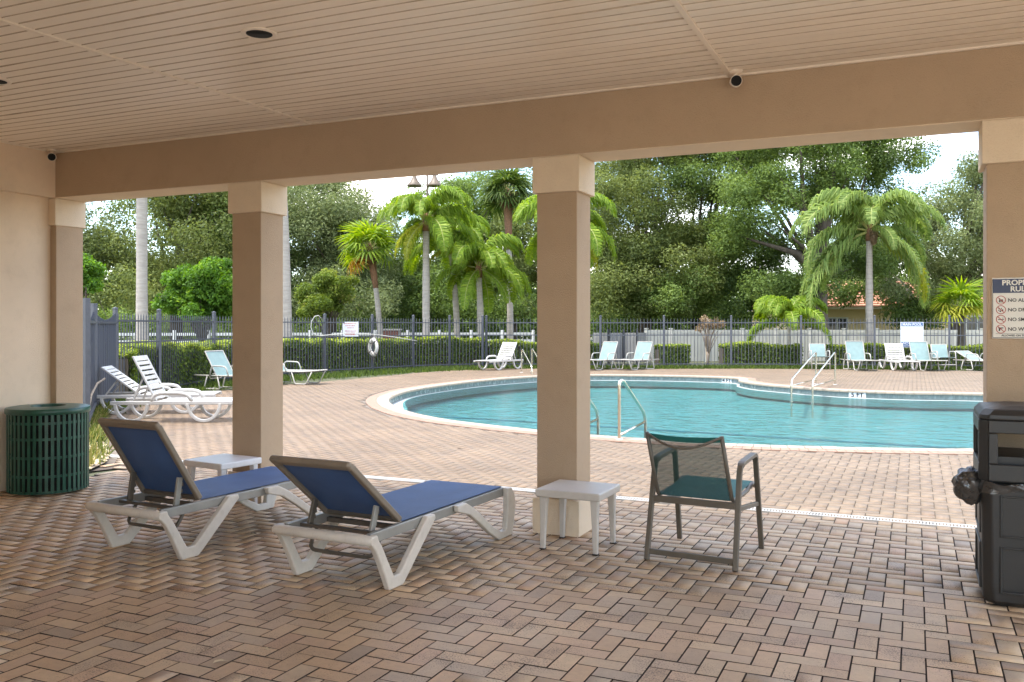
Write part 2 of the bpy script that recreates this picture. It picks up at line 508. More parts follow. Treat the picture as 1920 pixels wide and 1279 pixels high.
# ------------------------------------------------------------------ mesh helpers
class MB:
    def __init__(s):
        s.v = []
        s.f = []

    def add(s, vs, fs):
        o = len(s.v)
        s.v += [tuple(p) for p in vs]
        s.f += [tuple(i + o for i in f) for f in fs]
        return s

    def box(s, x0, x1, y0, y1, z0, z1):
        return s.add([(x0, y0, z0), (x1, y0, z0), (x1, y1, z0), (x0, y1, z0), (x0, y0, z1), (x1, y0, z1), (x1, y1, z1), (x0, y1, z1)],
                     [(0, 3, 2, 1), (4, 5, 6, 7), (0, 1, 5, 4), (1, 2, 6, 5), (2, 3, 7, 6), (3, 0, 4, 7)])

    def bar(s, p, q, w, h, up=(0, 0, 1)):
        p, q = Vector(p), Vector(q)
        d = (q - p).normalized()
        u = Vector(up)
        sd = d.cross(u)
        if sd.length < 1e-4:
            sd = d.cross(Vector((0, 1, 0)))
        sd.normalize()
        u = sd.cross(d)
        vs = []
        for c in (p, q):
            for a, b in ((-1, -1), (1, -1), (1, 1), (-1, 1)):
                vs.append(c + sd * (a * w / 2) + u * (b * h / 2))
        return s.add(vs, [(0, 1, 2, 3), (7, 6, 5, 4), (0, 4, 5, 1), (1, 5, 6, 2), (2, 6, 7, 3), (3, 7, 4, 0)])

    def tube(s, pts, r, n=8, cap=True, flat=1.0):
        pts = [Vector(p) for p in pts]
        rs = r if isinstance(r, (list, tuple)) else [r] * len(pts)
        vs, fs = [], []
        t0 = (pts[1] - pts[0]).normalized()
        ref = Vector((0, 0, 1)) if abs(t0.z) < .9 else Vector((1, 0, 0))
        u = t0.cross(ref).normalized()
        for i, p in enumerate(pts):
            if i == 0:
                t = t0
            elif i == len(pts) - 1:
                t = (pts[i] - pts[i - 1]).normalized()
            else:
                t = ((pts[i + 1] - p).normalized() + (p - pts[i - 1]).normalized())
                t = t.normalized() if t.length > 1e-6 else (pts[i + 1] - p).normalized()
            u = (u - t * u.dot(t))
            u = u.normalized() if u.length > 1e-6 else t.orthogonal().normalized()
            b = t.cross(u)
            for k in range(n):
                a = 2 * PI * k / n
                vs.append(p + (u * math.cos(a) + b * math.sin(a) * flat) * rs[i])
        for i in range(len(pts) - 1):
            for k in range(n):
                k2 = (k + 1) % n
                fs.append((i * n + k, i * n + k2, (i + 1) * n + k2, (i + 1) * n + k))
        if cap:
            fs.append(tuple(reversed(range(n))))
            fs.append(tuple(range((len(pts) - 1) * n, len(pts) * n)))
        return s.add(vs, fs)

    def lathe(s, prof, n=24, c=(0, 0, 0), cap=True):
        vs, fs = [], []
        for r, z in prof:
            for k in range(n):
                a = 2 * PI * k / n
                vs.append((c[0] + r * math.cos(a), c[1] + r * math.sin(a), c[2] + z))
        for i in range(len(prof) - 1):
            for k in range(n):
                k2 = (k + 1) % n
                fs.append((i * n + k, i * n + k2, (i + 1) * n + k2, (i + 1) * n + k))
        if cap:
            fs.append(tuple(reversed(range(n))))
            fs.append(tuple(range((len(prof) - 1) * n, len(prof) * n)))
        return s.add(vs, fs)

    def prism(s, poly, x0, x1, axis='x'):
        """polygon in the (y,z) plane extruded along x (or (x,z) along y, (x,y) along z)"""
        n = len(poly)
        def p(a, b, e):
            return (e, a, b) if axis == 'x' else ((a, e, b) if axis == 'y' else (a, b, e))
        vs = [p(a, b, x0) for a, b in poly] + [p(a, b, x1) for a, b in poly]
        fs = [tuple(range(n)), tuple(reversed(range(n, 2 * n)))]
        for i in range(n):
            j = (i + 1) % n
            fs.append((i, i + n, j + n, j))
        return s.add(vs, fs)

    def mesh(s, name, m, smooth=False):
        me = bpy.data.meshes.new(name)
        me.from_pydata(s.v, [], s.f)
        bm = bmesh.new()
        bm.from_mesh(me)
        bmesh.ops.recalc_face_normals(bm, faces=bm.faces)
        bm.to_mesh(me)
        bm.free()
        if m:
            me.materials.append(M[m] if isinstance(m, str) else m)
        if smooth:
            me.shade_smooth()
        return me

    def build(s, name, m, parent=None, smooth=False, bevel=0.0, seg=2):
        o = bpy.data.objects.new(name, s.mesh(name, m, smooth))
        COL.objects.link(o)
        if parent:
            o.parent = parent
        if bevel:
            b = o.modifiers.new('bevel', 'BEVEL')
            b.width = bevel
            b.segments = seg
            b.limit_method = 'ANGLE'
            b.angle_limit = math.radians(40)
            b.harden_normals = False
        return o


def smooth_auto(o, ang=40):
    me = o.data
    me.shade_smooth()
    try:
        me.set_sharp_from_angle(angle=math.radians(ang))
    except Exception:
        pass
    return o


def fillet(pts, r, n=5):
    pts = [Vector(p) for p in pts]
    o = [pts[0]]
    for i in range(1, len(pts) - 1):
        a, b, c = pts[i - 1], pts[i], pts[i + 1]
        d1, d2 = (a - b), (c - b)
        rr = min(r, d1.length * .48, d2.length * .48)
        p, q = b + d1.normalized() * rr, b + d2.normalized() * rr
        for k in range(n + 1):
            t = k / n
            o.append(p * (1 - t) ** 2 + b * 2 * t * (1 - t) + q * t ** 2)
    o.append(pts[-1])
    return o


def np_mesh(name, V, Fq, m, rnd=None, parent=None, loc=None):
    V = np.asarray(V, np.float32)
    Fq = np.asarray(Fq, np.int32)
    me = bpy.data.meshes.new(name)
    nf, k = Fq.shape
    me.vertices.add(len(V))
    me.vertices.foreach_set('co', V.ravel())
    me.loops.add(nf * k)
    me.loops.foreach_set('vertex_index', Fq.ravel())
    me.polygons.add(nf)
    me.polygons.foreach_set('loop_start', np.arange(0, nf * k, k, dtype=np.int32))
    me.polygons.foreach_set('loop_total', np.full(nf, k, np.int32))
    me.update(calc_edges=True)
    if rnd is not None:
        at_ = me.attributes.new('rnd', 'FLOAT', 'FACE')
        at_.data.foreach_set('value', np.asarray(rnd, np.float32))
    me.materials.append(M[m] if isinstance(m, str) else m)
    o = bpy.data.objects.new(name, me)
    COL.objects.link(o)
    if parent:
        o.parent = parent
    if loc is not None:
        o.location = loc
    return o


def tag(o, label=None, cat=None, group=None, kind=None):
    if label:
        o['label'] = label
    if cat:
        o['category'] = cat
    if group:
        o['group'] = group
    if kind:
        o['kind'] = kind
    return o


def thing(name, label, cat, loc=(0, 0, 0), rz=0.0, group=None):
    o = bpy.data.objects.new(name, None)
    COL.objects.link(o)
    o.location = loc
    o.rotation_euler = (0, 0, rz)
    o.empty_display_size = .1
    return tag(o, label, cat, group)


def kids(o):
    return [c for c in bpy.data.objects if c.parent == o]


def copy_tree(o, loc=None, rz=None, label=None, parent=None, ch=None):
    c = o.copy()
    COL.objects.link(c)
    if parent:
        c.parent = parent
    for k in o.children:
        copy_tree(k, parent=c)
    if loc is not None:
        c.location = loc
    if rz is not None:
        c.rotation_euler = (0, 0, rz)
    if label:
        c['label'] = label
    return c


def text(body, size, m, parent, loc, rot, align='LEFT', name='lettering', bold=0.012, sx=1.0):
    cu = bpy.data.curves.new('txt', 'FONT')
    cu.body = body
    cu.size = size
    cu.align_x = align
    cu.offset = bold * size
    cu.extrude = .0006
    cu.resolution_u = 3
    tmp = bpy.data.objects.new('txt', cu)
    COL.objects.link(tmp)
    bpy.context.view_layer.update()
    me = bpy.data.meshes.new_from_object(tmp.evaluated_get(bpy.context.evaluated_depsgraph_get()))
    bpy.data.objects.remove(tmp)
    me.materials.clear()
    me.materials.append(M[m])
    o = bpy.data.objects.new(name, me)
    COL.objects.link(o)
    o.parent = parent
    o.location = loc
    o.rotation_euler = rot
    o.scale = (sx, 1, 1)
    return o


# ------------------------------------------------------------------ pool outline
POOL_PTS = [(-8.86, 14.25), (-8.39, 13.77), (-7.76, 13.2), (-6.86, 12.6), (-5.99, 12.22), (-5.0, 11.88), (-3.68, 11.58), (-2.2, 11.5), (-1.06, 11.68),
            (-.06, 11.95), (.63, 12.22), (2.4, 13.2), (4.2, 15.0), (5.0, 17.4), (4.5, 20.3), (2.8, 22.2), (1.1, 22.25), (-.15, 21.98), (-1.38, 22.1),
            (-2.2, 22.5), (-2.9, 23.0), (-3.75, 23.75), (-4.35, 24.8), (-4.55, 25.8), (-5.1, 26.3), (-6.8, 26.4), (-8.95, 25.85), (-10.2, 24.5), (-10.85, 22.0),
            (-10.9, 19.5), (-10.68, 17.8), (-10.2, 16.35), (-9.65, 15.3)]


def closed_spline(pts, step):
    P = [Vector((a, b, 0)) for a, b in pts]
    n = len(P)
    o = []
    for i in range(n):
        a, b, c, d = P[i - 1], P[i], P[(i + 1) % n], P[(i + 2) % n]
        k = 12
        for j in range(k):
            t = j / k
            o.append(.5 * ((2 * b) + (c - a) * t + (2 * a - 5 * b + 4 * c - d) * t * t + (3 * b - a - 3 * c + d) * t ** 3))
    # resample
    L_ = [0]
    for i in range(1, len(o) + 1):
        L_.append(L_[-1] + (o[i % len(o)] - o[i - 1]).length)
    N = int(round(L_[-1] / step))
    res = []
    j = 0
    for k in range(N):
        s_ = L_[-1] * k / N
        while L_[j + 1] < s_:
            j += 1
        t = (s_ - L_[j]) / max(1e-9, L_[j + 1] - L_[j])
        res.append(o[j].lerp(o[(j + 1) % len(o)], t))
    return res


RIM = closed_spline(POOL_PTS, 0.20)
NRIM = len(RIM)


def rim_normals(P):
    n = len(P)
    r = []
    for i in range(n):
        t = (P[(i + 1) % n] - P[i - 1]).normalized()
        r.append(Vector((t.y, -t.x, 0)))
    return r


RN = rim_normals(RIM)
area = sum(RIM[i].x * RIM[(i + 1) % NRIM].y - RIM[(i + 1) % NRIM].x * RIM[i].y for i in range(NRIM))
if area < 0:
    RN = [-n for n in RN]


def inside_poly(P, X, Y):
    X = np.asarray(X)
    Y = np.asarray(Y)
    c = np.zeros(X.shape, bool)
    n = len(P)
    for i in range(n):
        x1, y1 = P[i][0], P[i][1]
        x2, y2 = P[i - 1][0], P[i - 1][1]
        if y1 == y2:
            continue
        k = ((y1 > Y) != (y2 > Y)) & (X < (x2 - x1) * (Y - y1) / (y2 - y1) + x1)
        c ^= k
    return c


# ------------------------------------------------------------------ fence plan
FENCE_L = [(216, 17.6), (298, 19.6), (401, 23.0), (505, 25.3), (609, 27.3), (698, 29.0), (775, 30.6), (843, 31.5), (905, 32.0)]
FENCE_B = [(912, 32.1), (1020, 31.8), (1126, 31.6), (1245, 31.8), (1371, 31.9), (1502, 31.7), (1640, 31.3), (1780, 30.9), (1915, 30.5), (2060, 30.2)]
FL = [at(*p) for p in FENCE_L]
FB = [at(*p) for p in FENCE_B]

# deck outline (planting strips lie between it and the fence)
DECK = [(9, -4), (9, 33), tuple((FB[9] - FW * .9)[:2])] + [tuple((p - FW * .75)[:2]) for p in reversed(FB[:9])] + \
       [tuple(at(px, Z - d)[:2]) for (px, Z), d in zip(reversed(FENCE_L), (1.2, 1.6, 2.3, 3.0, 3.2, 3.0, 2.6, 1.2, .9))] + \
       [tuple(at(204, 15.9)[:2]), tuple(at(190, 13.5)[:2]), tuple(at(190, 11.6)[:2]), tuple(at(205, 10.5)[:2]), tuple(at(195, 9.75)[:2]), tuple(at(166, 9.3)[:2]), (-7.58, 7.4), (-7.58, -4)]

# unseen pale ground sheet added to bounce light into the porch
pz = MB().add([(-12, -14, -.003), (12, -14, -.003), (12, -1.0, -.003), (-12, -1.0, -.003)], [(0, 1, 2, 3)]).build('bounce_ground', 'bounce_ground')
tag(pz, kind='structure')
# ground sheet to the horizon, lawn
g = MB()
g.add([(-400, -150, -.02), (400, -150, -.02), (400, 700, -.02), (-400, 700, -.02)], [(0, 1, 2, 3)])
# cut the pool out of the ground: lawn is a ring of four sheets round the deck block
gm = MB()
X0, X1, Y0, Y1 = -12.0, 6.5, 10.5, 28.0
for a, b, c, d in ((-400, X0, -150, 700), (X1, 400, -150, 700), (X0, X1, -150, Y0), (X0, X1, Y1, 700)):
    gm.add([(a, c, -.03), (b, c, -.03), (b, d, -.03), (a, d, -.03)], [(0, 1, 2, 3)])
tag(gm.build('lawn', 'grass'), kind='structure')

# ------------------------------------------------------------------ paving: joint sand + herringbone pavers
def ring_sheet(poly, hole, z, name, m, parent=None):
    bm = bmesh.new()
    vo = [bm.verts.new((p[0], p[1], z)) for p in poly]
    vi = [bm.verts.new((p[0], p[1], z)) for p in hole]
    eds = [bm.edges.new((vs[i], vs[(i + 1) % len(vs)])) for vs in (vo, vi) for i in range(len(vs))]
    bmesh.ops.triangle_fill(bm, edges=eds, use_beauty=True, normal=(0, 0, 1))
    me = bpy.data.meshes.new(name)
    bm.to_mesh(me)
    bm.free()
    me.materials.append(M[m])
    o = bpy.data.objects.new(name, me)
    COL.objects.link(o)
    if parent:
        o.parent = parent
    return o


hole = [(RIM[i] + RN[i] * .22) for i in range(0, NRIM, 2)]
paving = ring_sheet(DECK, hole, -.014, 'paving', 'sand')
tag(paving, kind='structure')

U = .1016
OX, OY = .044, 4.867          # lattice origin
GAP, CH = .0043, .0018
cells = []
I = np.arange(-220, 90)
J = np.arange(-330, 90)       # j grows towards the porch
ii, jj = np.meshgrid(I, J, indexing='ij')
dd = (jj - ii) % 4
Hm = dd == 0
Vm = dd == 1
hx0 = OX + ii[Hm] * U
hy1 = OY - jj[Hm] * U
vx0 = OX + ii[Vm] * U
vy1 = OY - jj[Vm] * U
PX0 = np.concatenate([hx0, vx0])
PX1 = np.concatenate([hx0 + 2 * U, vx0 + U])
PY1 = np.concatenate([hy1, vy1])
PY0 = np.concatenate([hy1 - U, vy1 - 2 * U])
cx, cyy = (PX0 + PX1) / 2, (PY0 + PY1) / 2
Zc = cx * FW.x + cyy * FW.y
Xc = cx * RT.x + cyy * RT.y
pxx = 960 + F_PX * Xc / np.maximum(Zc, .1)
vis = (cx > -21) & (cx < 8.9) & (cyy > -.9) & (cyy < 33)
cor = [(PX0, PY0), (PX1, PY0), (PX1, PY1), (PX0, PY1)]
outer = [(RIM[i] + RN[i] * .40) for i in range(NRIM)]
for a, b in cor:
    vis &= inside_poly(DECK, a, b) & ~inside_poly(outer, a, b)
vis &= ~((PY1 > 7.44) & (PY0 < 7.56) & (cyy > 7.40) & (cyy < 7.60) & (np.abs(cyy - 7.5) < .012))
PX0, PX1, PY0, PY1, cx, cyy, Zc, pxx = [a[vis] for a in (PX0, PX1, PY0, PY1, cx, cyy, Zc, pxx)]
pyy = HZ + F_PX * EYE / Zc
infr = (pxx > 10) & (pxx < 1800) & (pyy < 1275)
order = np.argsort(np.where(infr, Zc, 1e6))
sel = np.zeros(len(cx), bool)
sel[order[:300]] = True
vtop = {}


def paver_geo(hx, hy):
    """one chamfered paver centred on the origin, top at z = 0"""
    a, b = hx - GAP / 2, hy - GAP / 2
    c = CH
    vs = [(-a, -b, -.03), (a, -b, -.03), (a, b, -.03), (-a, b, -.03), (-a, -b, -c * .8), (a, -b, -c * .8), (a, b, -c * .8), (-a, b, -c * .8),
          (-a + c, -b + c, 0), (a - c, -b + c, 0), (a - c, b - c, 0), (-a + c, b - c, 0)]
    fs = [(8, 9, 10, 11)]
    for q in range(4):
        r_ = (q + 1) % 4
        fs += [(q + 4, r_ + 4, r_ + 8, q + 8), (q, r_, r_ + 4, q + 4)]
    return vs, fs


pm = []
for hx, hy in ((U, U / 2), (U / 2, U)):
    vs, fs = paver_geo(hx, hy)
    me = bpy.data.meshes.new('paver')
    me.from_pydata(vs, [], fs)
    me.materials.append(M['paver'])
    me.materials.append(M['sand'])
    for p_ in me.polygons:
        p_.material_index = 0 if p_.index == 0 else 1
    pm.append(me)
for k in np.nonzero(sel)[0]:
    wide = (PX1[k] - PX0[k]) > .15
    o = bpy.data.objects.new('paver', pm[0] if wide else pm[1])
    COL.objects.link(o)
    o.parent = paving
    o.location = (cx[k], cyy[k], random.uniform(-.0012, .0012))
    o.rotation_euler = (random.gauss(0, .004), random.gauss(0, .004), random.gauss(0, .004))
ns = np.nonzero(~sel)[0]
n = len(ns)
hxv = (PX1 - PX0)[ns] / 2 - GAP / 2
hyv = (PY1 - PY0)[ns] / 2 - GAP / 2
dz = NR.uniform(-.0012, .0012, n)
sx = np.array([-1, 1, 1, -1])
sy = np.array([-1, -1, 1, 1])
V = np.zeros((n, 8, 3), np.float32)
tilt = NR.normal(0, .004, (n, 2))
for q in range(4):
    V[:, q, 0] = cx[ns] + sx[q] * hxv
    V[:, q, 1] = cyy[ns] + sy[q] * hyv
    V[:, q, 2] = -.013
    V[:, q + 4, 0] = cx[ns] + sx[q] * (hxv - CH)
    V[:, q + 4, 1] = cyy[ns] + sy[q] * (hyv - CH)
    V[:, q + 4, 2] = dz + sx[q] * hxv * tilt[:, 0] + sy[q] * hyv * tilt[:, 1]
base = np.array([[4, 5, 6, 7], [0, 1, 5, 4], [1, 2, 6, 5], [2, 3, 7, 6], [3, 0, 4, 7]])
Fq = (base[None] + (np.arange(n) * 8)[:, None, None]).reshape(-1, 4)
o = np_mesh('paver_field', V.reshape(-1, 3), Fq, 'paver_far', np.repeat(NR.random(n), 5), paving)
o.data.materials.append(M['sand'])
o.data.polygons.foreach_set('material_index', np.tile(np.array([0, 1, 1, 1, 1], np.int32), n))
tag(o, kind='stuff')

# ------------------------------------------------------------------ pool
WZ = -.17
pool = MB()
deep = [(RIM[i] - RN[i] * .02) for i in range(NRIM)]
fl = [(RIM[i] - RN[i] * .55) for i in range(NRIM)]
vs = [(p.x, p.y, -.03) for p in RIM] + [(p.x, p.y, -.36) for p in RIM] + [(p.x, p.y, -.66) for p in fl]
fs = []
for i in range(NRIM):
    j = (i + 1) % NRIM
    fs += [(i, j, j + NRIM, i + NRIM), (i + NRIM, j + NRIM, j + 2 * NRIM, i + 2 * NRIM)]
fs.append(tuple(range(2 * NRIM, 3 * NRIM)))
pool.add(vs, fs)
swim = pool.build('pool', 'plaster')
tag(swim, kind='structure')
# water sheet
wv = MB()
wv.add([(p.x, p.y, WZ) for p in [RIM[i] - RN[i] * .004 for i in range(NRIM)]], [tuple(range(NRIM))])
tag(wv.build('pool_water', 'water'), kind='structure')
# coping bricks: 300 nearest in view order; perimeter gives about 280
for i in range(NRIM):
    j = (i + 1) % NRIM
    a, b = RIM[i], RIM[j]
    na, nb = RN[i], RN[j]
    g0 = (b - a) * .02
    hh = .006 + random.uniform(-.001, .001)
    prof = [(-.035, -.045), (-.035, -.012), (-.022, hh), (.22, hh), (.22, -.02)]
    vs = []
    for (p, nn, gg) in ((a, na, g0), (b, nb, -g0)):
        for (r_, z) in prof:
            q = p + nn * r_ + gg
            vs.append((q.x, q.y, z))
    m_ = MB().add(vs, [(0, 1, 2, 3, 4), (9, 8, 7, 6, 5), (0, 5, 6, 1), (1, 6, 7, 2), (2, 7, 8, 3), (3, 8, 9, 4)])
    m_.build('coping_brick', 'coping', swim)
# reddish soldier course outside the coping
bandm = MB()
RIM2 = closed_spline(POOL_PTS, .105)
RN2 = rim_normals(RIM2)
if area < 0:
    RN2 = [-n_ for n_ in RN2]
for i in range(len(RIM2)):
    j = (i + 1) % len(RIM2)
    a, b = RIM2[i], RIM2[j]
    g0 = (b - a) * .03
    z = .004 + random.uniform(-.001, .001)
    vs = []
    for r_, zz in ((.224, -.01), (.224, z), (.43, z), (.43, -.01)):
        for p, nn, gg in ((a, RN2[i], g0), (b, RN2[j], -g0)):
            q = p + nn * r_ + gg
            vs.append((q.x, q.y, zz))
    bandm.add(vs, [(0, 1, 3, 2), (2, 3, 5, 4), (4, 5, 7, 6), (0, 2, 4, 6), (1, 7, 5, 3)])
tag(bandm.build('border_paver', 'band', swim), kind='stuff')
# waterline tiles and pale ledge just under the water
tl = MB()
lg = MB()
for i in range(len(RIM2)):
    j = (i + 1) % len(RIM2)
    a, b = RIM2[i] - RN2[i] * .006, RIM2[j] - RN2[j] * .006
    g0 = (b - a) * .03
    a2, b2 = a + g0, b - g0
    tl.add([(a2.x, a2.y, -.155), (b2.x, b2.y, -.155), (b2.x, b2.y, -.046), (a2.x, a2.y, -.046)], [(0, 1, 2, 3)])
tag(tl.build('waterline_tile', 'tile', swim), kind='stuff')
for i in range(NRIM):
    j = (i + 1) % NRIM
    w0 = .10 + .30 * math.exp(-((RIM[i] - Vector((-9.6, 15.4, 0))).length / 1.6) ** 2)
    w1 = .10 + .30 * math.exp(-((RIM[j] - Vector((-9.6, 15.4, 0))).length / 1.6) ** 2)
    a, b = RIM[i] - RN[i] * .003, RIM[j] - RN[j] * .003
    c, d = RIM[i] - RN[i] * w0, RIM[j] - RN[j] * w1
    lg.add([(a.x, a.y, -.162), (b.x, b.y, -.162), (d.x, d.y, -.172), (c.x, c.y, -.172), (c.x, c.y, -.34), (d.x, d.y, -.34)], [(0, 1, 2, 3), (3, 2, 5, 4)])
lg.build('ledge', 'plaster_edge', swim)
# stripe of dark tile across the floor, stepping down to the deep end
st = MB()
a0, a1 = Vector((-10.2, 18.6, 0)), Vector((4.0, 17.2, 0))
dn = Vector((.098, .995, 0)) * .10
st.add([tuple(a0 - dn + Vector((0, 0, -.654))), tuple(a1 - dn + Vector((0, 0, -.654))), tuple(a1 + dn + Vector((0, 0, -.654))), tuple(a0 + dn + Vector((0, 0, -.654)))], [(0, 1, 2, 3)])
st.build('floor_stripe', 'stripe', swim)


def nearest_rim(p):
    return min(range(NRIM), key=lambda i: (RIM[i] - p).length)


for px, Z, body in ((1607, 20.6, '5 FT'), (1353, 25.5, '4 FT')):
    i = nearest_rim(at(px, Z))
    # walk to the rim point on this bearing, far side
    cand = [k for k in range(NRIM) if abs(960 + F_PX * (RIM[k].dot(RT)) / RIM[k].dot(FW) - px) < 14 and RIM[k].dot(FW) > 17]
    i = min(cand, key=lambda k: abs(RIM[k].dot(FW) - Z)) if cand else i
    nrm = -RN[i]
    rz = math.atan2(nrm.x, -nrm.y)
    mk = bpy.data.objects.new('depth_marker', None)
    pl = MB().box(-.19, .19, -.004, .004, -.075, .06)
    mk = pl.build('depth_marker', 'sign_bright', swim)
    mk.location = RIM[i] + nrm * .014 + Vector((0, 0, -.085))
    mk.rotation_euler = (0, 0, rz)
    text(body, .15, 'ink', mk, (0, -.005, -.062), (PI / 2, 0, 0), 'CENTER', bold=.03, sx=1.0)

# ------------------------------------------------------------------ drain along the porch edge
dr = thing('trench_drain', 'long white slotted trench drain set flush along the edge of the porch', 'drain', (0, 7.5, 0))
xa, xb = -9.6, 8.0
dm = MB().box(xa, xb, -.045, .045, -.03, -.006)
dm.build('channel', 'black', dr)
for y in (-.052, .052):
    MB().box(xa, xb, y - .012, y + .012, -.02, .005).build('rail', 'white_plastic', dr)
gb = MB()
k = 0
x = xa
while x < xb:
    gb.box(x, x + .013, -.041, .041, -.006, .0035)
    x += .0235
tag(gb.build('grate_bar', 'white_plastic', dr), kind='stuff')

# ------------------------------------------------------------------ porch: wall, beam, ceiling, columns
YF = 5.994
ZB, ZC = 2.733, 3.166
DEP = .345
wl = MB()
wl.box(-7.85, -7.60, -.85, YF + DEP, -.02, ZB)
wall = wl.build('wall', 'wall_paint')
tag(wall, kind='structure')
MB().box(-7.85, -7.505, -.85, YF, ZB, ZC + .2).build('wall_header', 'wall_paint', wall)
MB().box(-7.85, -2.4, -1.05, -.87, -.02, ZC + .2).build('back_shade_wall', 'stucco_light', wall)  # unseen wall, cut short to control light on the columns
beam = MB().box(-7.85, 3.63, YF, YF + DEP, ZB, ZC + .25)
bo = beam.build('beam', 'stucco', bevel=.008)
tag(bo, kind='structure')
MB().box(-7.84, 3.63, YF + .004, YF + DEP - .004, ZB - .0035, ZB + .002).build('beam_underside', 'stucco_light', bo)
MB().box(3.28, 3.63, -.85, YF - .001, ZB, ZC + .25).build('side_beam', 'stucco', bo, bevel=.008)
roof = MB()  # unseen; back edge cut short so more light comes in
roof.add([(-8.3, -.95, 3.45), (3.95, -.95, 3.45), (3.95, 6.5, 3.45), (-8.3, 6.5, 3.45), (-8.3, -.95, 3.55), (3.95, -.95, 3.55), (3.95, 6.5, 3.55), (-8.3, 6.5, 3.55), (-4.5, 2.5, 5.0), (.5, 2.5, 5.0)],
         [(0, 3, 2, 1), (0, 1, 5, 4), (1, 2, 6, 5), (2, 3, 7, 6), (3, 0, 4, 7), (4, 5, 9, 8), (6, 7, 8, 9), (5, 6, 9), (7, 4, 8)])
tag(roof.build('roof', 'roof_tile'), kind='structure')

ceil = MB().box(-7.6, 3.63, -.85, YF + .05, ZC + .03, ZC + .06).build('ceiling', 'soffit')
tag(ceil, kind='structure')
xs = [-7.60, -4.51, -1.115, 2.28, 3.63]
PW = .305
# three-groove vinyl soffit panel profile across its width
prof = []
g_ = PW / 3
for k in range(3):
    y0 = k * g_
    dpt = .016 if k == 0 else .012
    hw = .009 if k == 0 else .0075
    prof += [(y0, dpt), (y0 + hw, .0), (y0 + g_ * .5, -.0015 * (1 if k != 1 else .3)), (y0 + g_ - hw, 0.0)]
prof.append((PW, .016))
pan = []
for si in range(4):
    for variant in range(3):
        m_ = MB()
        NX = 9
        xl = xs[si + 1] - xs[si]
        vs = []
        rr = random.Random(si * 7 + variant)
        ph = [rr.uniform(0, 6.28) for _ in range(4)]
        for a in range(NX):
            u = a / (NX - 1)
            for (y, z) in prof:
                wob = .0016 * math.sin(u * 9 + ph[0] + y * 10) + .0012 * math.sin(u * 17 + ph[1] - y * 14)
                vs.append((u * xl, y, z + wob * (1 if z < .004 else .4)))
        np_ = len(prof)
        fs = [(a * np_ + b, (a + 1) * np_ + b, (a + 1) * np_ + b + 1, a * np_ + b + 1) for a in range(NX - 1) for b in range(np_ - 1)]
        m_.add(vs, fs)
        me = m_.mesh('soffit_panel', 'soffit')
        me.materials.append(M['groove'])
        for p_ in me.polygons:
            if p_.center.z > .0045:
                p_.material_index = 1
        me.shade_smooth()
        try:
            me.set_sharp_from_angle(angle=math.radians(25))
        except Exception:
            pass
        pan.append(me)
    y = YF
    row = 0
    while y > -.7:
        y -= PW
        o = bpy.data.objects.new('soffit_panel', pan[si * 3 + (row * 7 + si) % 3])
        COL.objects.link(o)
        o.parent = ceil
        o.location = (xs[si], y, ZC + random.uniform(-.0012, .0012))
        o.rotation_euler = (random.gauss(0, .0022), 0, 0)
        row += 1
for x in (-4.51, -1.115, 2.28):
    MB().box(x - .018, x + .018, -.85, YF - .002, ZC - .010, ZC + .012).build('trim_strip', 'trim', ceil, bevel=.004)
MB().box(-7.5, 3.63, YF - .022, YF - .001, ZC - .012, ZC + .01).build('edge_trim', 'trim', ceil)
MB().box(-7.504, -7.484, -.85, YF - .024, ZC - .010, ZC + .01).build('edge_trim', 'trim', ceil)


def column(x0, x1, label, plinth=True, y0=YF, y1=YF + DEP):
    c = thing('column', label, 'column', ((x0 + x1) / 2, (y0 + y1) / 2, 0), 0, 'square stucco columns along the porch front')
    hx, hy = (x1 - x0) / 2, (y1 - y0) / 2
    i = .026
    MB().box(-hx + i, hx - i, -hy + i, hy - i, -.01, ZB - .20).build('shaft', 'stucco', c, bevel=.006)
    MB().box(-hx, hx, -hy, hy, ZB - .262, ZB - .0045).build('capital', 'stucco_light', c, bevel=.006)
    if plinth:
        MB().box(-hx, hx, -hy, hy, -.01, .255).build('plinth', 'stucco_light', c, bevel=.006)
    return c


column(-5.39, -5.027, 'tan square porch column behind the left blue chaise, plain white table at its foot')
column(-2.545, -2.182, 'tan square porch column with the grey side table standing against its plinth')
column(.362, .725, 'tan square porch column carrying the property rules sign above the black bin')
column(3.27, 3.633, 'tan square porch column at the far right end of the porch')
pl = thing('pilaster', 'half column standing out from the left wall behind the green slatted bin', 'pilaster', (-7.6, YF + DEP / 2, 0))
MB().box(-.05, .08, -DEP / 2 + .02, DEP / 2 - .02, -.01, ZB - .2).build('shaft', 'stucco', pl, bevel=.006)
MB().box(-.05, .095, -DEP / 2 - .002, DEP / 2, ZB - .262, ZB - .0045).build('capital', 'stucco_light', pl, bevel=.006)

# recessed lights and cameras
for k, (x, y, lab) in enumerate(((-3.381, 4.014, 'recessed ceiling light with white ring, the one in the middle of the ceiling'), (-5.66, 4.056, 'recessed ceiling light cut by the left edge of the view'))):
    t = thing('recessed_light', lab, 'ceiling light', (x, y, ZC), 0, 'recessed lights in the porch ceiling')
    MB().lathe([(.098, .004), (.102, -.002), (.098, -.010), (.078, -.012), (.072, -.006)], 40, cap=False).build('trim_ring', 'trim', t, smooth=True)
    MB().lathe([(.073, -.010), (.070, -.004), (.055, -.003), (.002, -.003)], 40, cap=True).build('can_shade_disc', 'inside_black', t, smooth=True)  # black dish: shade of the open can painted in


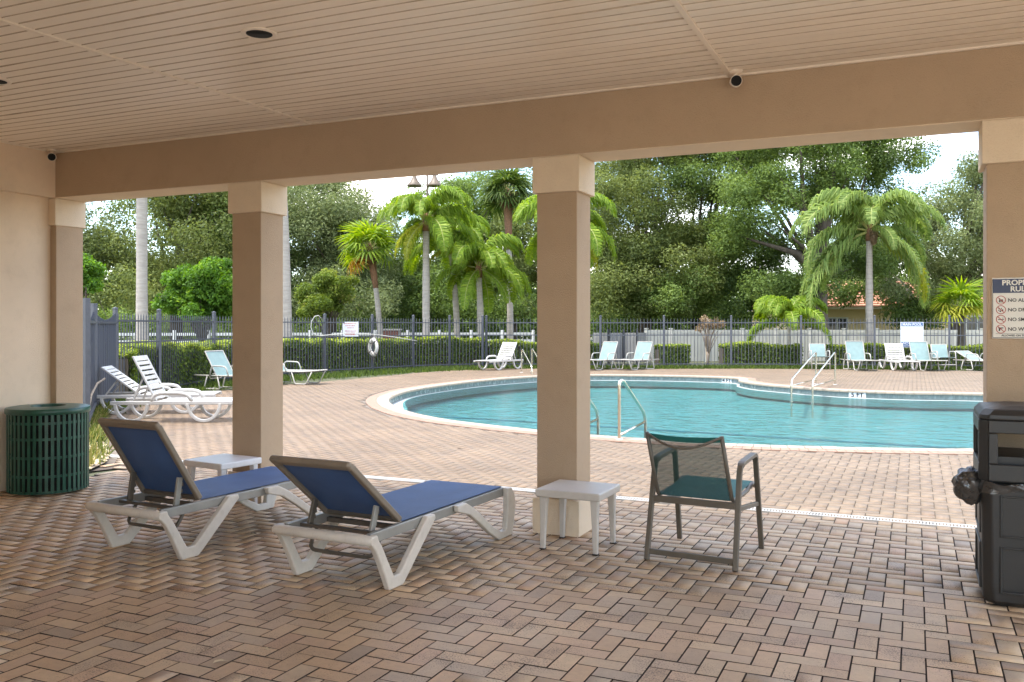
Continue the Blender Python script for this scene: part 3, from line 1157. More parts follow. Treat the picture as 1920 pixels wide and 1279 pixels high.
def bullet_cam(loc, rz, lab):
    t = thing('security_camera', lab, 'security camera', loc, rz, 'small bullet cameras under the ceiling')
    MB().lathe([(.045, 0), (.045, -.014), (.03, -.02)], 20).build('mount', 'trim', t, smooth=False)
    MB().tube([(0, 0, -.015), (0, .005, -.05)], .012, 8).build('arm', 'trim', t)
    b = MB().tube([(0, .045, -.060), (0, -.055, -.078)], .038, 18)
    smooth_auto(b.build('body', 'trim', t))
    d = Vector((0, -.1, -.018)).normalized()
    p = Vector((0, -.055, -.078))
    MB().tube([p, p + d * .004], .034, 18).build('lens', 'inside_black', t)


bullet_cam((-1.065, 5.90, ZC), .25, 'small black faced security camera at the ceiling above the right opening')
bullet_cam((-7.42, 5.89, ZC), .85, 'small black faced security camera in the far left ceiling corner')

# rules sign on the third column
sg = thing('rules_sign', 'white property rules sign with dark blue header screwed to the right column', 'sign', (.571, YF + .020, 1.431))
hw = .155
MB().box(-hw, hw, -.004, .004, 0, .36).build('panel', 'sign_white', sg, bevel=.003)
MB().box(-hw + .005, hw - .005, -.0052, -.003, .27, .353).build('header', 'sign_blue', sg)
for a, b, c, d in ((-hw + .003, -hw + .006, .006, .354), (hw - .006, hw - .003, .006, .354)):
    MB().box(a, b, -.0050, -.003, c, d).build('border_line', 'ink', sg)
MB().box(-hw + .003, hw - .003, -.0050, -.003, .0045, .0075).build('border_line', 'ink', sg)
R90 = (PI / 2, 0, 0)
text('PROPERTY', .042, 'sign_white', sg, (0, -.0056, .3165), R90, 'CENTER', bold=.03, sx=1.03)
text('RULES', .042, 'sign_white', sg, (0, -.0056, .279), R90, 'CENTER', bold=.03, sx=1.03)
for k, wd in enumerate(('NO ALCOHOL', 'NO DRUGS', 'NO SMOKING', 'NO WEAPONS')):
    z = .228 - k * .057
    text(wd, .0285, 'ink', sg, (-.072, -.0046, z - .010), R90, 'LEFT', bold=.02)
    rg = MB()
    N = 28
    vs, fs = [], []
    for q in range(N):
        a = 2 * PI * q / N
        for r_ in (.0262, .0222):
            vs.append((r_ * math.cos(a), 0, r_ * math.sin(a)))
    for q in range(N):
        j = (q + 1) % N
        fs.append((2 * q, 2 * j, 2 * j + 1, 2 * q + 1))
    rg.add(vs, fs)
    rg.bar((-.016, 0, .016), (.016, 0, -.016), .0012, .004, (1, 0, 1))
    io = rg.build('prohibition_symbol', 'ink_red', sg)
    io.location = (-.108, -.0052, z)
    pc = MB()
    if k == 0:
        pc.box(-.009, -.002, -.0004, .0004, -.013, .004).box(-.007, -.004, -.0004, .0004, .004, .014).box(.002, .010, -.0004, .0004, -.011, .004).box(.005, .007, -.0004, .0004, -.015, -.011)
    elif k == 1:
        for (a, b, r_) in ((-.009, .006, .004), (.003, .008, .003), (-.003, -.009, .0045), (.009, -.002, .0045), (.0, .0, .003), (-.011, -.004, .003)):
            pc.lathe([(r_, -.0004), (r_, .0004)], 10)
            pc.v[-20:] = [(x_ + a, z_, y_ + b) for (x_, y_, z_) in pc.v[-20:]]
    elif k == 2:
        pc.box(-.016, .010, -.0004, .0004, -.003, .001).box(.011, .016, -.0004, .0004, -.003, .001).box(.009, .011, -.0004, .0004, .003, .010)
    else:
        pc.add([(-.014, 0, .009), (.013, 0, .009), (.013, 0, .004), (-.002, 0, .002), (-.005, 0, -.012), (-.012, 0, -.012), (-.010, 0, .003), (-.014, 0, .004)], [tuple(range(8))])
    po = pc.build('pictogram', 'ink', sg)
    po.location = (-.108, -.0046, z)
MB().box(-hw + .02, hw - .02, -.0047, -.0042, .029, .0305).build('rule_line', 'ink', sg)
text('ALLOWED ON THIS PROPERTY', .0150, 'ink', sg, (0, -.0048, .014), R90, 'CENTER', bold=.03)

# ------------------------------------------------------------------ green slatted bin
gbx = thing('slatted_bin', 'round dark green slatted trash receptacle against the left wall', 'trash bin', (-7.235, 5.705, 0))
R_ = .335
for k in range(44):
    a = 2 * PI * k / 44
    c, s_ = math.cos(a), math.sin(a)
    p = Vector((c * R_, s_ * R_, 0))
    m_ = MB().bar(p + Vector((0, 0, .02)), p + Vector((0, 0, .725)), .006, .026, (-s_, c, 0))
    m_.build('slat', 'bin_green', gbx)
for z in (.03, .17, .335, .50, .64):
    m_ = MB()
    N = 44
    vs, fs = [], []
    for q in range(N):
        a = 2 * PI * q / N
        for r_, zz in ((R_ - .006, z - .011), (R_ - .002, z - .011), (R_ - .002, z + .011), (R_ - .006, z + .011)):
            vs.append((r_ * math.cos(a), r_ * math.sin(a), zz))
    for q in range(N):
        j = (q + 1) % N
        for e in range(4):
            e2 = (e + 1) % 4
            fs.append((q * 4 + e, j * 4 + e, j * 4 + e2, q * 4 + e2))
    m_.add(vs, fs).build('hoop', 'bin_green', gbx)
lid = MB().lathe([(R_ + .012, .715), (R_ + .018, .722), (R_ + .018, .752), (R_ + .010, .766), (R_ - .03, .772), (.17, .776), (.15, .776), (.145, .758), (.14, .70)], 56, cap=False)
smooth_auto(lid.build('lid', 'bin_green', gbx), 50)
MB().lathe([(.146, .70), (.146, .755)], 32, cap=False).build('lid_collar', 'inside_black', gbx)
MB().lathe([(R_ - .035, .03), (R_ - .035, .715)], 40).build('liner', 'inside_black', gbx)

# ------------------------------------------------------------------ black bin with bag
bb = thing('black_bin', 'tall black square litter bin with side openings and a trash bag knot', 'trash bin', (.60, 5.70, 0))
H2 = .275
CHM = .045


def oct_(h, c):
    return [(-h + c, -h), (h - c, -h), (h, -h + c), (h, h - c), (h - c, h), (-h + c, h), (-h, h - c), (-h, -h + c)]


def loft(m_, rings):
    n_ = len(rings[0])
    vs = [v for r_ in rings for v in r_]
    fs = []
    for a in range(len(rings) - 1):
        for b in range(n_):
            c = (b + 1) % n_
            fs.append((a * n_ + b, a * n_ + c, (a + 1) * n_ + c, (a + 1) * n_ + b))
    fs.append(tuple(reversed(range(n_))))
    fs.append(tuple(range((len(rings) - 1) * n_, len(rings) * n_)))
    return m_.add(vs, fs)


m_ = loft(MB(), [[(x, y, z) for x, y in oct_(h, c)] for h, c, z in ((H2 - .035, .05, 0), (H2 - .012, .05, .03), (H2 - .008, CHM, .10), (H2, CHM, .66))])
m_.build('body', 'bin_black', bb, bevel=.012, seg=3)
# raised panel frames on the four sides of the body
for k in range(4):
    q = Matrix.Rotation(k * PI / 2, 4, 'Z')
    fr = MB()
    for z0, z1 in ((.075, .325), (.375, .60)):
        w_ = H2 - CHM - .055
        for (a, b, c, d) in ((-w_ - .012, -w_, z0, z1), (w_, w_ + .012, z0, z1), (-w_, w_, z0, z0 + .012), (-w_, w_, z1 - .012, z1)):
            fr.box(a, b, -H2 - .0045, -H2 + .012, c, d)
    o = fr.build('panel_rib', 'bin_black', bb, bevel=.004)
    o.matrix_local = q
# hood with four openings
h0 = H2 + .012
for k in range(4):
    q = Matrix.Rotation(k * PI / 2, 4, 'Z')
    w_ = h0 - CHM
    hm = MB()
    hm.box(-w_, w_, -h0, -h0 + .02, .675, .765)
    hm.box(-w_, -w_ + .045, -h0, -h0 + .02, .767, .93)
    hm.box(w_ - .045, w_, -h0, -h0 + .02, .767, .93)
    hm.box(-w_, w_, -h0, -h0 + .02, .932, 1.0)
    o = hm.build('hood_side', 'bin_black', bb, bevel=.005)
    o.matrix_local = q
    hc = MB().prism([(w_ + .001, -h0 + .002), (h0 - .002, -w_ - .001), (h0 - .022, -w_ - .001), (w_ + .001, -h0 + .022)], .675, 1.0, 'z')
    o = hc.build('hood_corner', 'bin_black', bb, bevel=.004)
    o.matrix_local = q
m_ = loft(MB(), [[(x, y, z) for x, y in oct_(h, c)] for h, c, z in ((h0, CHM, 1.0015), (h0 - .004, CHM, 1.028), (h0 - .03, CHM, 1.058), (h0 - .12, .04, 1.072))])
m_.build('hood_top', 'bin_black', bb, bevel=.01, seg=3)
MB().box(-.215, .215, -.215, .215, .662, .80).build('liner_rim', 'black', bb)
MB().box(-.245, -.238, -.2, .2, .80, .99).build('far_baffle', 'bin_steel', bb)
# bag: a band round the joint and a crumpled knot at the left corner
bandp = MB()
N = 64
vs, fs = [], []
for q in range(N):
    a = 2 * PI * q / N
    c, s_ = math.cos(a), math.sin(a)
    r0 = (H2 + .010) / max(abs(c), abs(s_))
    r0 = min(r0, (H2 + .010) * 1.30)
    for kz, zz in enumerate((.610, .630, .648, .664, .672)):
        rr_ = r0 + .008 * math.sin(q * 1.9 + kz * 2.3) + .006 * math.sin(q * .7 + kz)
        vs.append((rr_ * c, rr_ * s_, zz + .012 * math.sin(q * .45 + kz) + .006 * math.sin(q * 1.3)))
for q in range(N):
    j = (q + 1) % N
    for e in range(4):
        fs.append((q * 5 + e, j * 5 + e, j * 5 + e + 1, q * 5 + e + 1))
bandp.add(vs, fs).build('bag_band', 'bag', bb, smooth=True)
bm = bmesh.new()
bmesh.ops.create_icosphere(bm, subdivisions=4, radius=1)
rr = random.Random(3)
dirs = [Vector((rr.gauss(0, 1), rr.gauss(0, 1), rr.gauss(0, 1))).normalized() for _ in range(26)]
for v in bm.verts:
    d = v.co.normalized()
    f = .80 + .30 * mn.turbulence(d * 1.7, 3, True) - .10 * abs(mn.noise(d * 4.1))
    v.co = Vector((d.x * .098 * f, d.y * .085 * f, d.z * .108 * f))
me = bpy.data.meshes.new('bag_knot')
bm.to_mesh(me)
bm.free()
me.materials.append(M['bag'])
me.shade_smooth()
o = bpy.data.objects.new('bag_knot', me)
COL.objects.link(o)
o.parent = bb
o.location = (-H2 - .045, -H2 + .11, .625)


# ------------------------------------------------------------------ blue chaise longues
HEAD_LEG = [(-.02, .34), (-.022, .30), (.025, .25), (.075, .165), (.155, 0), (.29, 0), (.322, .025), (.650, .318), (.642, .346), (.560, .346), (.262, .074), (.200, .074), (.126, .198), (.082, .272), (.05, .31), (.04, .34)]
FOOT_LEG = [(.92, .342), (1.03, .344), (1.13, .295), (1.26, .21), (1.40, .115), (1.535, .05), (1.60, .055), (1.617, .2), (1.617, .344), (1.68, .342), (1.725, .29), (1.745, .21), (1.725, .1), (1.69, .0), (1.50, 0), (1.36, .075), (1.22, .17), (1.08, .255), (.93, .30)]


def blue_chaise(loc, rz, ang, label):
    t = thing('chaise_longue', label, 'lounge chair', loc, rz, 'blue sling chaises under the porch')
    W = .335
    for s_ in (-1, 1):
        xo = s_ * W
        for poly in (HEAD_LEG, FOOT_LEG):
            MB().prism(poly, xo - .021, xo + .021).build('leg', 'cream_plastic', t, bevel=.009, seg=3)
        MB().box(s_ * .296 - .015, s_ * .296 + .015, .03, 1.645, .282, .343).build('side_rail', 'grey_alu', t, bevel=.006)
    smooth_auto(MB().tube([(-W - .022, -.005, .31), (-W, -.005, .312), (W, -.005, .312), (W + .022, -.005, .31)], [.02, .030, .030, .02], 16).build('head_bar', 'cream_plastic', t), 60)
    MB().box(-.30, .30, 1.648, 1.685, .29, .335).build('foot_bar', 'cream_plastic', t, bevel=.008)
    for u in (.40, 1.02):
        MB().box(-.28, .28, u - .015, u + .015, .286, .314).build('cross_bar', 'dark_taupe', t)
    # seat sling, slightly dished
    def sheet(u0, u1, hx, f, th=.004, nu=14, nx=10):
        m_ = MB()
        vs = []
        for sgn in (0, 1):
            for a in range(nu + 1):
                for b in range(nx + 1):
                    p = f(u0 + (u1 - u0) * a / nu, -hx + 2 * hx * b / nx)
                    vs.append(p + Vector((0, 0, -th * sgn)))
        k_ = (nu + 1) * (nx + 1)
        fs = []
        for a in range(nu):
            for b in range(nx):
                i0 = a * (nx + 1) + b
                fs.append((i0, i0 + 1, i0 + nx + 2, i0 + nx + 1))
                fs.append((k_ + i0, k_ + i0 + nx + 1, k_ + i0 + nx + 2, k_ + i0 + 1))
        return m_.add(vs, fs)
    sheet(.365, 1.635, .298, lambda u, x: Vector((x, u, .351 - .020 * math.sin(PI * (u - .365) / 1.27) * (1 - (x / .298) ** 2)))).build('seat_sling', 'sling_blue', t, smooth=True)
    c, s_ = math.cos(ang), math.sin(ang)
    LB = .635
    hy, hz = .375, .352

    def bk(l, off=0.0):      # point at length l up the back, off = behind it
        return (hy - c * l - s_ * off, hz + s_ * l - c * off)
    for sgn in (-1, 1):
        p, q = bk(0), bk(LB - .02)
        MB().bar((sgn * .268, p[0], p[1]), (sgn * .268, q[0], q[1]), .036, .038, (0, s_, c)).build('back_rail', 'taupe_metal', t, bevel=.008)
    frame = t
    p = bk(LB - .015, .004)
    top = MB().bar((-.284, p[0], p[1]), (.284, p[0], p[1]), .056, .040, (0, s_, c))
    top.build('top_rail', 'taupe_metal', frame, bevel=.016, seg=4)
    p = bk(.012)
    MB().bar((-.262, p[0], p[1]), (.262, p[0], p[1]), .03, .03, (0, s_, c)).build('bottom_rail', 'dark_taupe', frame)
    sheet(.0, LB - .03, .255, lambda l, x: Vector((x, bk(l, .020 * math.sin(PI * l / LB) * (1 - (x / .255) ** 2) - .006)[0], bk(l, .020 * math.sin(PI * l / LB) * (1 - (x / .255) ** 2) - .006)[1])), th=.003).build('back_sling', 'sling_blue', t, smooth=True)
    for sgn in (-1, 1):
        a = bk(.20, .02)
        b = (a[0] - .055 + (.02 if ang > .7 else 0), .300)
        MB().bar((sgn * .225, a[0], a[1]), (sgn * .225, b[0], b[1]), .02, .040, (0, 1, 0)).build('support_strut', 'grey_alu' if sgn > 0 else 'dark_taupe', t, bevel=.004)
        tm = MB()
        for k in range(3):
            f_ = .22 + k * .2
            yy, zz = a[0] + (b[0] - a[0]) * f_ + .026, a[1] + (b[1] - a[1]) * f_
            tm.box(sgn * .225 - .006, sgn * .225 + .006, yy - .010, yy + .006, zz - .014, zz + .008)
        tm.build('ratchet_tooth', 'dark_taupe', t)
    MB().bar((-.28, a[0] - .06, .318), (.28, a[0] - .06, .318), .028, .02).build('strut_bar', 'dark_taupe', t)
    y1 = a[0] - .02
    lp = fillet([(-.235, y1 + .05, .285), (-.235, y1 - .03, .17), (.235, y1 - .03, .17), (.235, y1 + .05, .285)], .06)
    smooth_auto(MB().tube(lp, .012, 8).build('stop_loop', 'dark_taupe', t))
    return t


blue_chaise((-4.655, 4.225, 0), -.075, math.radians(57), 'blue sling chaise with white legs in front of the white table, back raised steeply')
blue_chaise((-3.085, 4.205, 0), -.048, math.radians(39), 'blue sling chaise with white legs nearest the middle column, back half raised')


# ------------------------------------------------------------------ side tables
def side_table(loc, rz, m, label, w=.46, d=.43, h=.408):
    t = thing('side_table', label, 'side table', loc, rz, 'square plastic side tables by the columns')
    hx, hy = w / 2, d / 2
    MB().box(-hx, hx, -hy, hy, h - .052, h).build('tabletop', m, t, bevel=.010, seg=3)
    for a in (-1, 1):
        for b in (-1, 1):
            x, y = a * (hx - .045), b * (hy - .045)
            lg_ = MB()
            loft(lg_, [[(x + a * o_ - a * r_ * (1 if True else 0) * i_, y + b * o_ - b * r_ * j_, z) for i_, j_ in ((-1, -1), (1, -1), (1, 1), (-1, 1))] for r_, o_, z in ((.016, .004, 0), (.020, .0, .2), (.026, -.004, h - .05))])
            l_ = lg_.build('leg', m, t, bevel=.006)
            MB().box(x - .018 + a * .004, x + .018 + a * .004, y - .018 + b * .004, y + .018 + b * .004, -.001, .008).build('foot_cap', 'black', l_)
    return t


side_table((-5.225, 5.752, 0), -.12, 'white_table', 'white square side table behind the left chaise at the foot of the left column')
side_table((-2.10, 5.755, 0), -.02, 'grey_table', 'grey square side table in front of the middle column')


# ------------------------------------------------------------------ teal dining armchair
def arm_chair(loc, rz, label):
    t = thing('armchair', label, 'chair', loc, rz)
    W = .287
    for s_ in (-1, 1):
        x = s_ * W
        path = fillet([(x, -.33, 0), (x * .97, -.19, .635), (x * .97, .19, .662), (x, .325, 0)], .07, 6)
        tb = MB()
        vs = []
        m_ = MB()
        pts = [Vector(p) for p in path]
        # flattened square section tube swept along the side frame
        n_ = len(pts)
        for i, p in enumerate(pts):
            tg = (pts[min(i + 1, n_ - 1)] - pts[max(i - 1, 0)]).normalized()
            sd = Vector((1, 0, 0))
            up = sd.cross(tg).normalized()
            wx, wz = .021, .0145
            if .62 < p.z:
                wx = .026
            for a, b in ((-1, -1), (1, -1), (1, 1), (-1, 1)):
                vs.append(p + sd * a * wx / 1 * .8 + up * b * wz)
        fs = [(i * 4 + k, i * 4 + (k + 1) % 4, i * 4 + 4 + (k + 1) % 4, i * 4 + 4 + k) for i in range(n_ - 1) for k in range(4)]
        fs += [(3, 2, 1, 0), tuple(range(4 * n_ - 4, 4 * n_))]
        m_.add(vs, fs)
        m_.build('side_frame', 'chair_metal', t, bevel=.005)
        MB().bar((x * .95, -.255, .365), (x * .97, .26, .315), .022, .030).build('side_rail', 'chair_metal', t, bevel=.004)
        # seat and back rail in one bent bar
        bp_ = fillet([(s_ * .238, -.45, .835), (s_ * .243, -.235, .405), (s_ * .243, .12, .42), (s_ * .243, .27, .452), (s_ * .243, .315, .42)], .05, 5)
        MB().tube(bp_, .0135, 8).build('sling_rail', 'dark_taupe', t, smooth=True)
    MB().bar((-W + .02, -.252, .385), (W - .02, -.252, .385), .024, .042).build('rear_rail', 'chair_metal', t, bevel=.005)
    MB().bar((-W + .01, -.318, .055), (W - .01, -.318, .055), .022, .036).build('foot_rail', 'chair_metal', t, bevel=.005)
    MB().bar((-.24, .255, .425), (.24, .255, .425), .022, .022).build('front_rail', 'chair_metal', t)
    bw = [(-.238 + .476 * k / 14, -.455 - .05 * math.sin(PI * k / 14), .832 - .075 * math.sin(PI * k / 14)) for k in range(15)]
    MB().tube(bw, .0085, 8).build('bow_bar', 'chair_metal', t, smooth=True)

    def grid(f, nu, nx):
        m_ = MB()
        vs = [f(a / nu, -1 + 2 * b / nx) for a in range(nu + 1) for b in range(nx + 1)]
        fs = [(a * (nx + 1) + b, a * (nx + 1) + b + 1, (a + 1) * (nx + 1) + b + 1, (a + 1) * (nx + 1) + b) for a in range(nu) for b in range(nx)]
        return m_.add(vs, fs)
    grid(lambda u, x: (x * .236, -.235 + u * .53, .409 + .048 * u - .022 * (1 - x * x) * math.sin(PI * u)), 12, 8).build('seat_sling', 'sling_teal', t, smooth=True)
    grid(lambda u, x: (x * .236, -.235 - u * .215 - .03 * (1 - x * x) * math.sin(PI * u), .409 + u * .424 - .012 * (1 - x * x) * u), 12, 8).build('back_sling', 'mesh_teal', t, smooth=True)
    m_ = grid(lambda u, x: (x * .238, -.437 - u * .016 - .006 * (1 - x * x), .80 + u * .034 - .014 * (1 - x * x)), 2, 8)
    m_.build('top_hem', 'sling_teal', t, smooth=True)
    return t


arm_chair((-1.262, 5.905, 0), -.088, 'teal sling armchair with taupe frame facing the pool beside the grey table')


# ------------------------------------------------------------------ white slatted resin loungers
def white_lounger(loc, rz, ang, label, NB=9):
    t = thing('slatted_lounger', label, 'lounge chair', loc, rz, 'white slatted plastic loungers')
    # local: x along length (head at 0), y across
    hw_ = .33
    for s_ in (-1, 1):
        y = s_ * hw_
        MB().box(.0, 1.92, y - .022, y + .022, .275, .335).build('side_rail', 'white_plastic', t, bevel=.01)
        # bow shaped legs: half-ring hoops
        for xc in (.32, 1.42):
            ring = []
            for k in range(15):
                a = PI + PI * k / 14
                ring.append((xc + .27 * math.cos(a), .295 + .293 * math.sin(a)))
            for k in range(15):
                a = 2 * PI - PI * k / 14
                ring.append((xc + .222 * math.cos(a), .295 + .246 * math.sin(a)))
            MB().prism(ring, y - .028, y + .028, 'y').build('leg', 'white_plastic', t, bevel=.008)
        # arm: low curved arm rest
        ap = [(.62, y, .30), (.66, y, .42), (.74, y, .455), (1.05, y, .455), (1.17, y, .43), (1.24, y, .33)]
        MB().tube(fillet(ap, .05), .022, 8, flat=1.4).build('armrest', 'white_plastic', t, smooth=True)
    for k in range(14):
        x = .70 + k * .088
        MB().box(x, x + .066, -hw_ + .03, hw_ - .03, .318, .334).build('seat_slat', 'white_plastic', t, bevel=.004)
    c, s_ = math.cos(ang), math.sin(ang)
    back = MB()
    for q in (-1, 1):
        y = q * (hw_ - .05)
        back.bar((.68, y, .33), (.68 - c * (.06 + .08 * NB), y, .33 + s_ * (.06 + .08 * NB)), .05, .03, (s_, 0, c))
    bo_ = back.build('backrest', 'white_plastic', t, bevel=.008)
    for k in range(NB):
        l = .06 + k * .085
        x, z = .68 - c * l, .33 + s_ * l
        wd = .055 if k < NB - 1 else .08
        MB().bar((x, -hw_ + .07, z), (x, hw_ - .07, z), wd, .018, (s_, 0, c)).build('back_slat', 'white_plastic', bo_)
    for q in (-1, 1):
        MB().bar((.68 - c * .45, q * .22, .33 + s_ * .45), (.10 if ang < .8 else .30, q * .22, .31), .03, .022).build('support_strut', 'white_plastic', t)
    return t


p = at(222, 14.12)
white_lounger((p.x, p.y, 0), math.atan2(RT.y, RT.x) + .06, math.radians(63), 'white slatted lounger with upright back, in front of another nearer the porch')
p = at(192, 15.35)
white_lounger((p.x, p.y, 0), math.atan2(RT.y, RT.x) + .16, math.radians(37), 'white slatted lounger with half lowered back, close to the dark gate panel')
p = at(966, 31.25)
wl3 = white_lounger((p.x, p.y, 0), math.atan2(RT.y, RT.x) + PI + .95, math.radians(58), 'white slatted lounger by the fence left of the middle column', 8)
p = at(1667, 31.0)
white_lounger((p.x, p.y, 0), -PI / 2 + .35, math.radians(66), 'white slatted lounger in the far row between two aqua chaises', 7)


# ------------------------------------------------------------------ aqua sling chaises and chairs by the fence
def aqua_chaise(loc, rz, ang, label, arms=True):
    t = thing('sling_chaise', label, 'lounge chair', loc, rz, 'aqua sling chaises round the pool')
    hw_ = .31      # local: x along length, head at 0, foot at 1.9
    for s_ in (-1, 1):
        y = s_ * hw_
        MB().tube(fillet([(.0, y, .33), (.6, y, .33), (1.55, y, .335), (1.86, y, .36)], .1), .018, 8).build('side_rail', 'teal_frame', t, smooth=True)
        MB().tube(fillet([(.40, y, .33), (.30, y, .02), (.78, y, .02), (.70, y, .33)], .06), .016, 8).build('leg', 'teal_frame', t, smooth=True)
        MB().tube(fillet([(1.20, y, .33), (1.30, y, .02), (1.62, y, .02), (1.80, y, .34)], .06), .016, 8).build('leg', 'teal_frame', t, smooth=True)
        if arms:
            MB().tube(fillet([(.50, y + s_ * .03, .33), (.56, y + s_ * .03, .56), (.98, y + s_ * .03, .55), (1.06, y + s_ * .03, .33)], .08), .017, 8).build('armrest', 'teal_frame', t, smooth=True)
    MB().tube([(1.85, -hw_, .358), (1.85, hw_, .358)], .016, 8).build('foot_bar', 'teal_frame', t)
    MB().tube([(.32, -hw_, .02), (.32, hw_, .02)], .012, 6).build('floor_bar', 'teal_frame', t)
    m_ = MB()
    c, s_ = math.cos(ang), math.sin(ang)
    vs = []
    prof = [(1.83, .362), (1.5, .338), (1.1, .322), (.80, .325), (.66, .34)] + [(.66 - c * l, .345 + s_ * l) for l in (.1, .25, .4, .55, .64)]
    for x, z in prof:
        vs += [(x, -hw_ + .015, z), (x, hw_ - .015, z)]
    m_.add(vs, [(i * 2, i * 2 + 1, i * 2 + 3, i * 2 + 2) for i in range(len(prof) - 1)])
    o_ = m_.build('sling', 'sling_aqua', t)
    sd = o_.modifiers.new('thick', 'SOLIDIFY')
    sd.thickness = .008
    for q in (-1, 1):
        MB().tube([(.66, q * (hw_ - .01), .34), (.66 - c * .65, q * (hw_ - .01), .345 + s_ * .65)], .014, 8).build('back_rail', 'teal_frame', t)
    MB().tube([(.66 - c * .65, -hw_ + .01, .345 + s_ * .65), (.66 - c * .65, hw_ - .01, .345 + s_ * .65)], .014, 8).build('top_rail', 'teal_frame', t)
    MB().tube(fillet([(.66 - c * .35, -.2, .345 + s_ * .35), (.36, -.2, .25), (.36, .2, .25), (.66 - c * .35, .2, .345 + s_ * .35)], .05), .011, 6).build('back_support', 'teal_frame', t)
    return t


A0 = math.atan2(RT.y, RT.x)
p = at(382, 21.4)
aqua_chaise((p.x, p.y, 0), A0 - .42, math.radians(58), 'aqua chaise with raised back showing just left of the left column, by the hedge')
p = at(486, 23.4)
aqua_chaise((p.x, p.y, 0), A0 - .35, math.radians(42), 'aqua chaise emerging right of the left column, near the life ring')
for px, Z, rz, ang, lab in ((1158, 31.2, -1.9, 66, 'aqua chaise just right of the middle column, first of a pair'), (1222, 31.2, -1.9, 66, 'aqua chaise next to the trimmed hedge, second of a pair'),
                            (1592, 31.05, -1.15, 72, 'aqua chaise with tall back beside the pool handrails, far row'), (1711, 30.95, -1.15, 68, 'aqua chaise under the main pool sign'),
                            (1800, 30.6, -.75, 26, 'aqua chaise lying almost flat at the right end of the far row')):
    p = at(px, Z)
    aqua_chaise((p.x, p.y, 0), rz, math.radians(ang), lab)


def aqua_chair(loc, rz, label):
    t = thing('sling_chair', label, 'chair', loc, rz, 'aqua sling chairs in the far row')
    hw_ = .30
    for s_ in (-1, 1):
        x = s_ * hw_
        MB().tube(fillet([(x, .28, 0), (x, .22, .62), (x, -.20, .64), (x, -.28, 0)], .07), .018, 8).build('side_frame', 'teal_frame', t, smooth=True)
        MB().tube(fillet([(x * .86, .36, .86), (x * .86, .22, .40), (x * .86, -.28, .44)], .05), .014, 8).build('sling_rail', 'teal_frame', t, smooth=True)
    MB().tube([(-hw_, -.26, .2), (hw_, -.26, .2)], .013, 6).build('front_bar', 'teal_frame', t)
    MB().tube([(-hw_ * .86, .36, .86), (hw_ * .86, .36, .86)], .013, 6).build('top_bar', 'teal_frame', t)
    m_ = MB()
    prof = [(-.28, .445), (-.1, .415), (.1, .405), (.21, .41), (.25, .53), (.31, .72), (.36, .86)]
    vs = []
    for y, z in prof:
        vs += [(-hw_ * .85, y, z), (hw_ * .85, y, z)]
    m_.add(vs, [(i * 2, i * 2 + 1, i * 2 + 3, i * 2 + 2) for i in range(len(prof) - 1)])
    o_ = m_.build('sling', 'sling_aqua', t)
    sd = o_.modifiers.new('thick', 'SOLIDIFY')
    sd.thickness = .008
    return t


p = at(1536, 30.7)
aqua_chair(p, .30, 'aqua sling armchair behind the far pool handrails')
p = at(1769, 29.9)
aqua_chair(p, .42, 'aqua sling armchair between the main pool sign and the flat chaise')


# ------------------------------------------------------------------ handrails
def ladder(name, label, cat, pts_list, r=.022):
    t = thing(name, label, cat)
    for pts in pts_list:
        rail = smooth_auto(MB().tube(fillet(pts, .16, 8), r, 12).build('rail', 'steel', t), 60)
        b = Vector(pts[0])
        MB().lathe([(.055, 0), (.05, .008), (.03, .012)], 16, (b.x, b.y, .002)).build('escutcheon', 'white_plastic', rail)
    return t


def ladder_rail(base, dirv, L_, H_, low):
    """upright on the deck, rounded top, slanting down to the water edge, low tie bar back"""
    b = Vector(base)
    d = Vector(dirv).normalized()
    return [b + Vector((0, 0, -.02)), b + Vector((0, 0, H_)), b + d * .10 + Vector((0, 0, H_ + .02)), b + d * L_ + Vector((0, 0, .25)), b + d * L_ + Vector((0, 0, low))]


nb = Vector((-3.57, 11.36, 0))
dl = Vector((.14, 1.0, 0))
t1 = ladder('pool_handrail', 'pair of bent steel pool rails at the near edge, right of the middle column', 'handrail',
            [ladder_rail(nb, dl, .85, .76, -.6), ladder_rail(nb + Vector((-.72, .06, 0)), dl, .85, .76, -.6)])
for q in (Vector((0, 0, 0)), Vector((-.72, .06, 0))):
    MB().tube([nb + q + Vector((0, 0, .05)), nb + q + dl.normalized() * .85 + Vector((0, 0, .16))], .016, 8).build('tie_bar', 'steel', t1, smooth=True)
fb = at(1530, 22.9)
fd = at(1484, 20.6) - fb
fd.z = 0
offs = at(1566, 22.7) - fb
LL = fd.length
t2 = ladder('pool_handrail', 'pair of slanting steel pool rails on the far peninsula edge', 'handrail',
            [ladder_rail(fb + q, fd, LL, .80, -.6) for q in (Vector((0, 0, 0)), offs)])
for q in (Vector((0, 0, 0)), offs):
    MB().tube([fb + q + Vector((0, 0, .12)), fb + q + fd.normalized() * LL + Vector((0, 0, .12))], .014, 8).build('tie_bar', 'steel', t2, smooth=True)
hb = at(978, 28.6)
hd = at(1003, 28.0) - hb
t3 = ladder('pool_handrail', 'steel pool rail beside the white lounger, half hidden by the middle column', 'handrail',
            [ladder_rail(hb, at(1010, 26.4) - at(978, 28.6), 1.4, .72, -.5), ladder_rail(at(997, 29.2), at(1030, 27.0) - at(997, 29.2), 1.4, .72, -.5)])


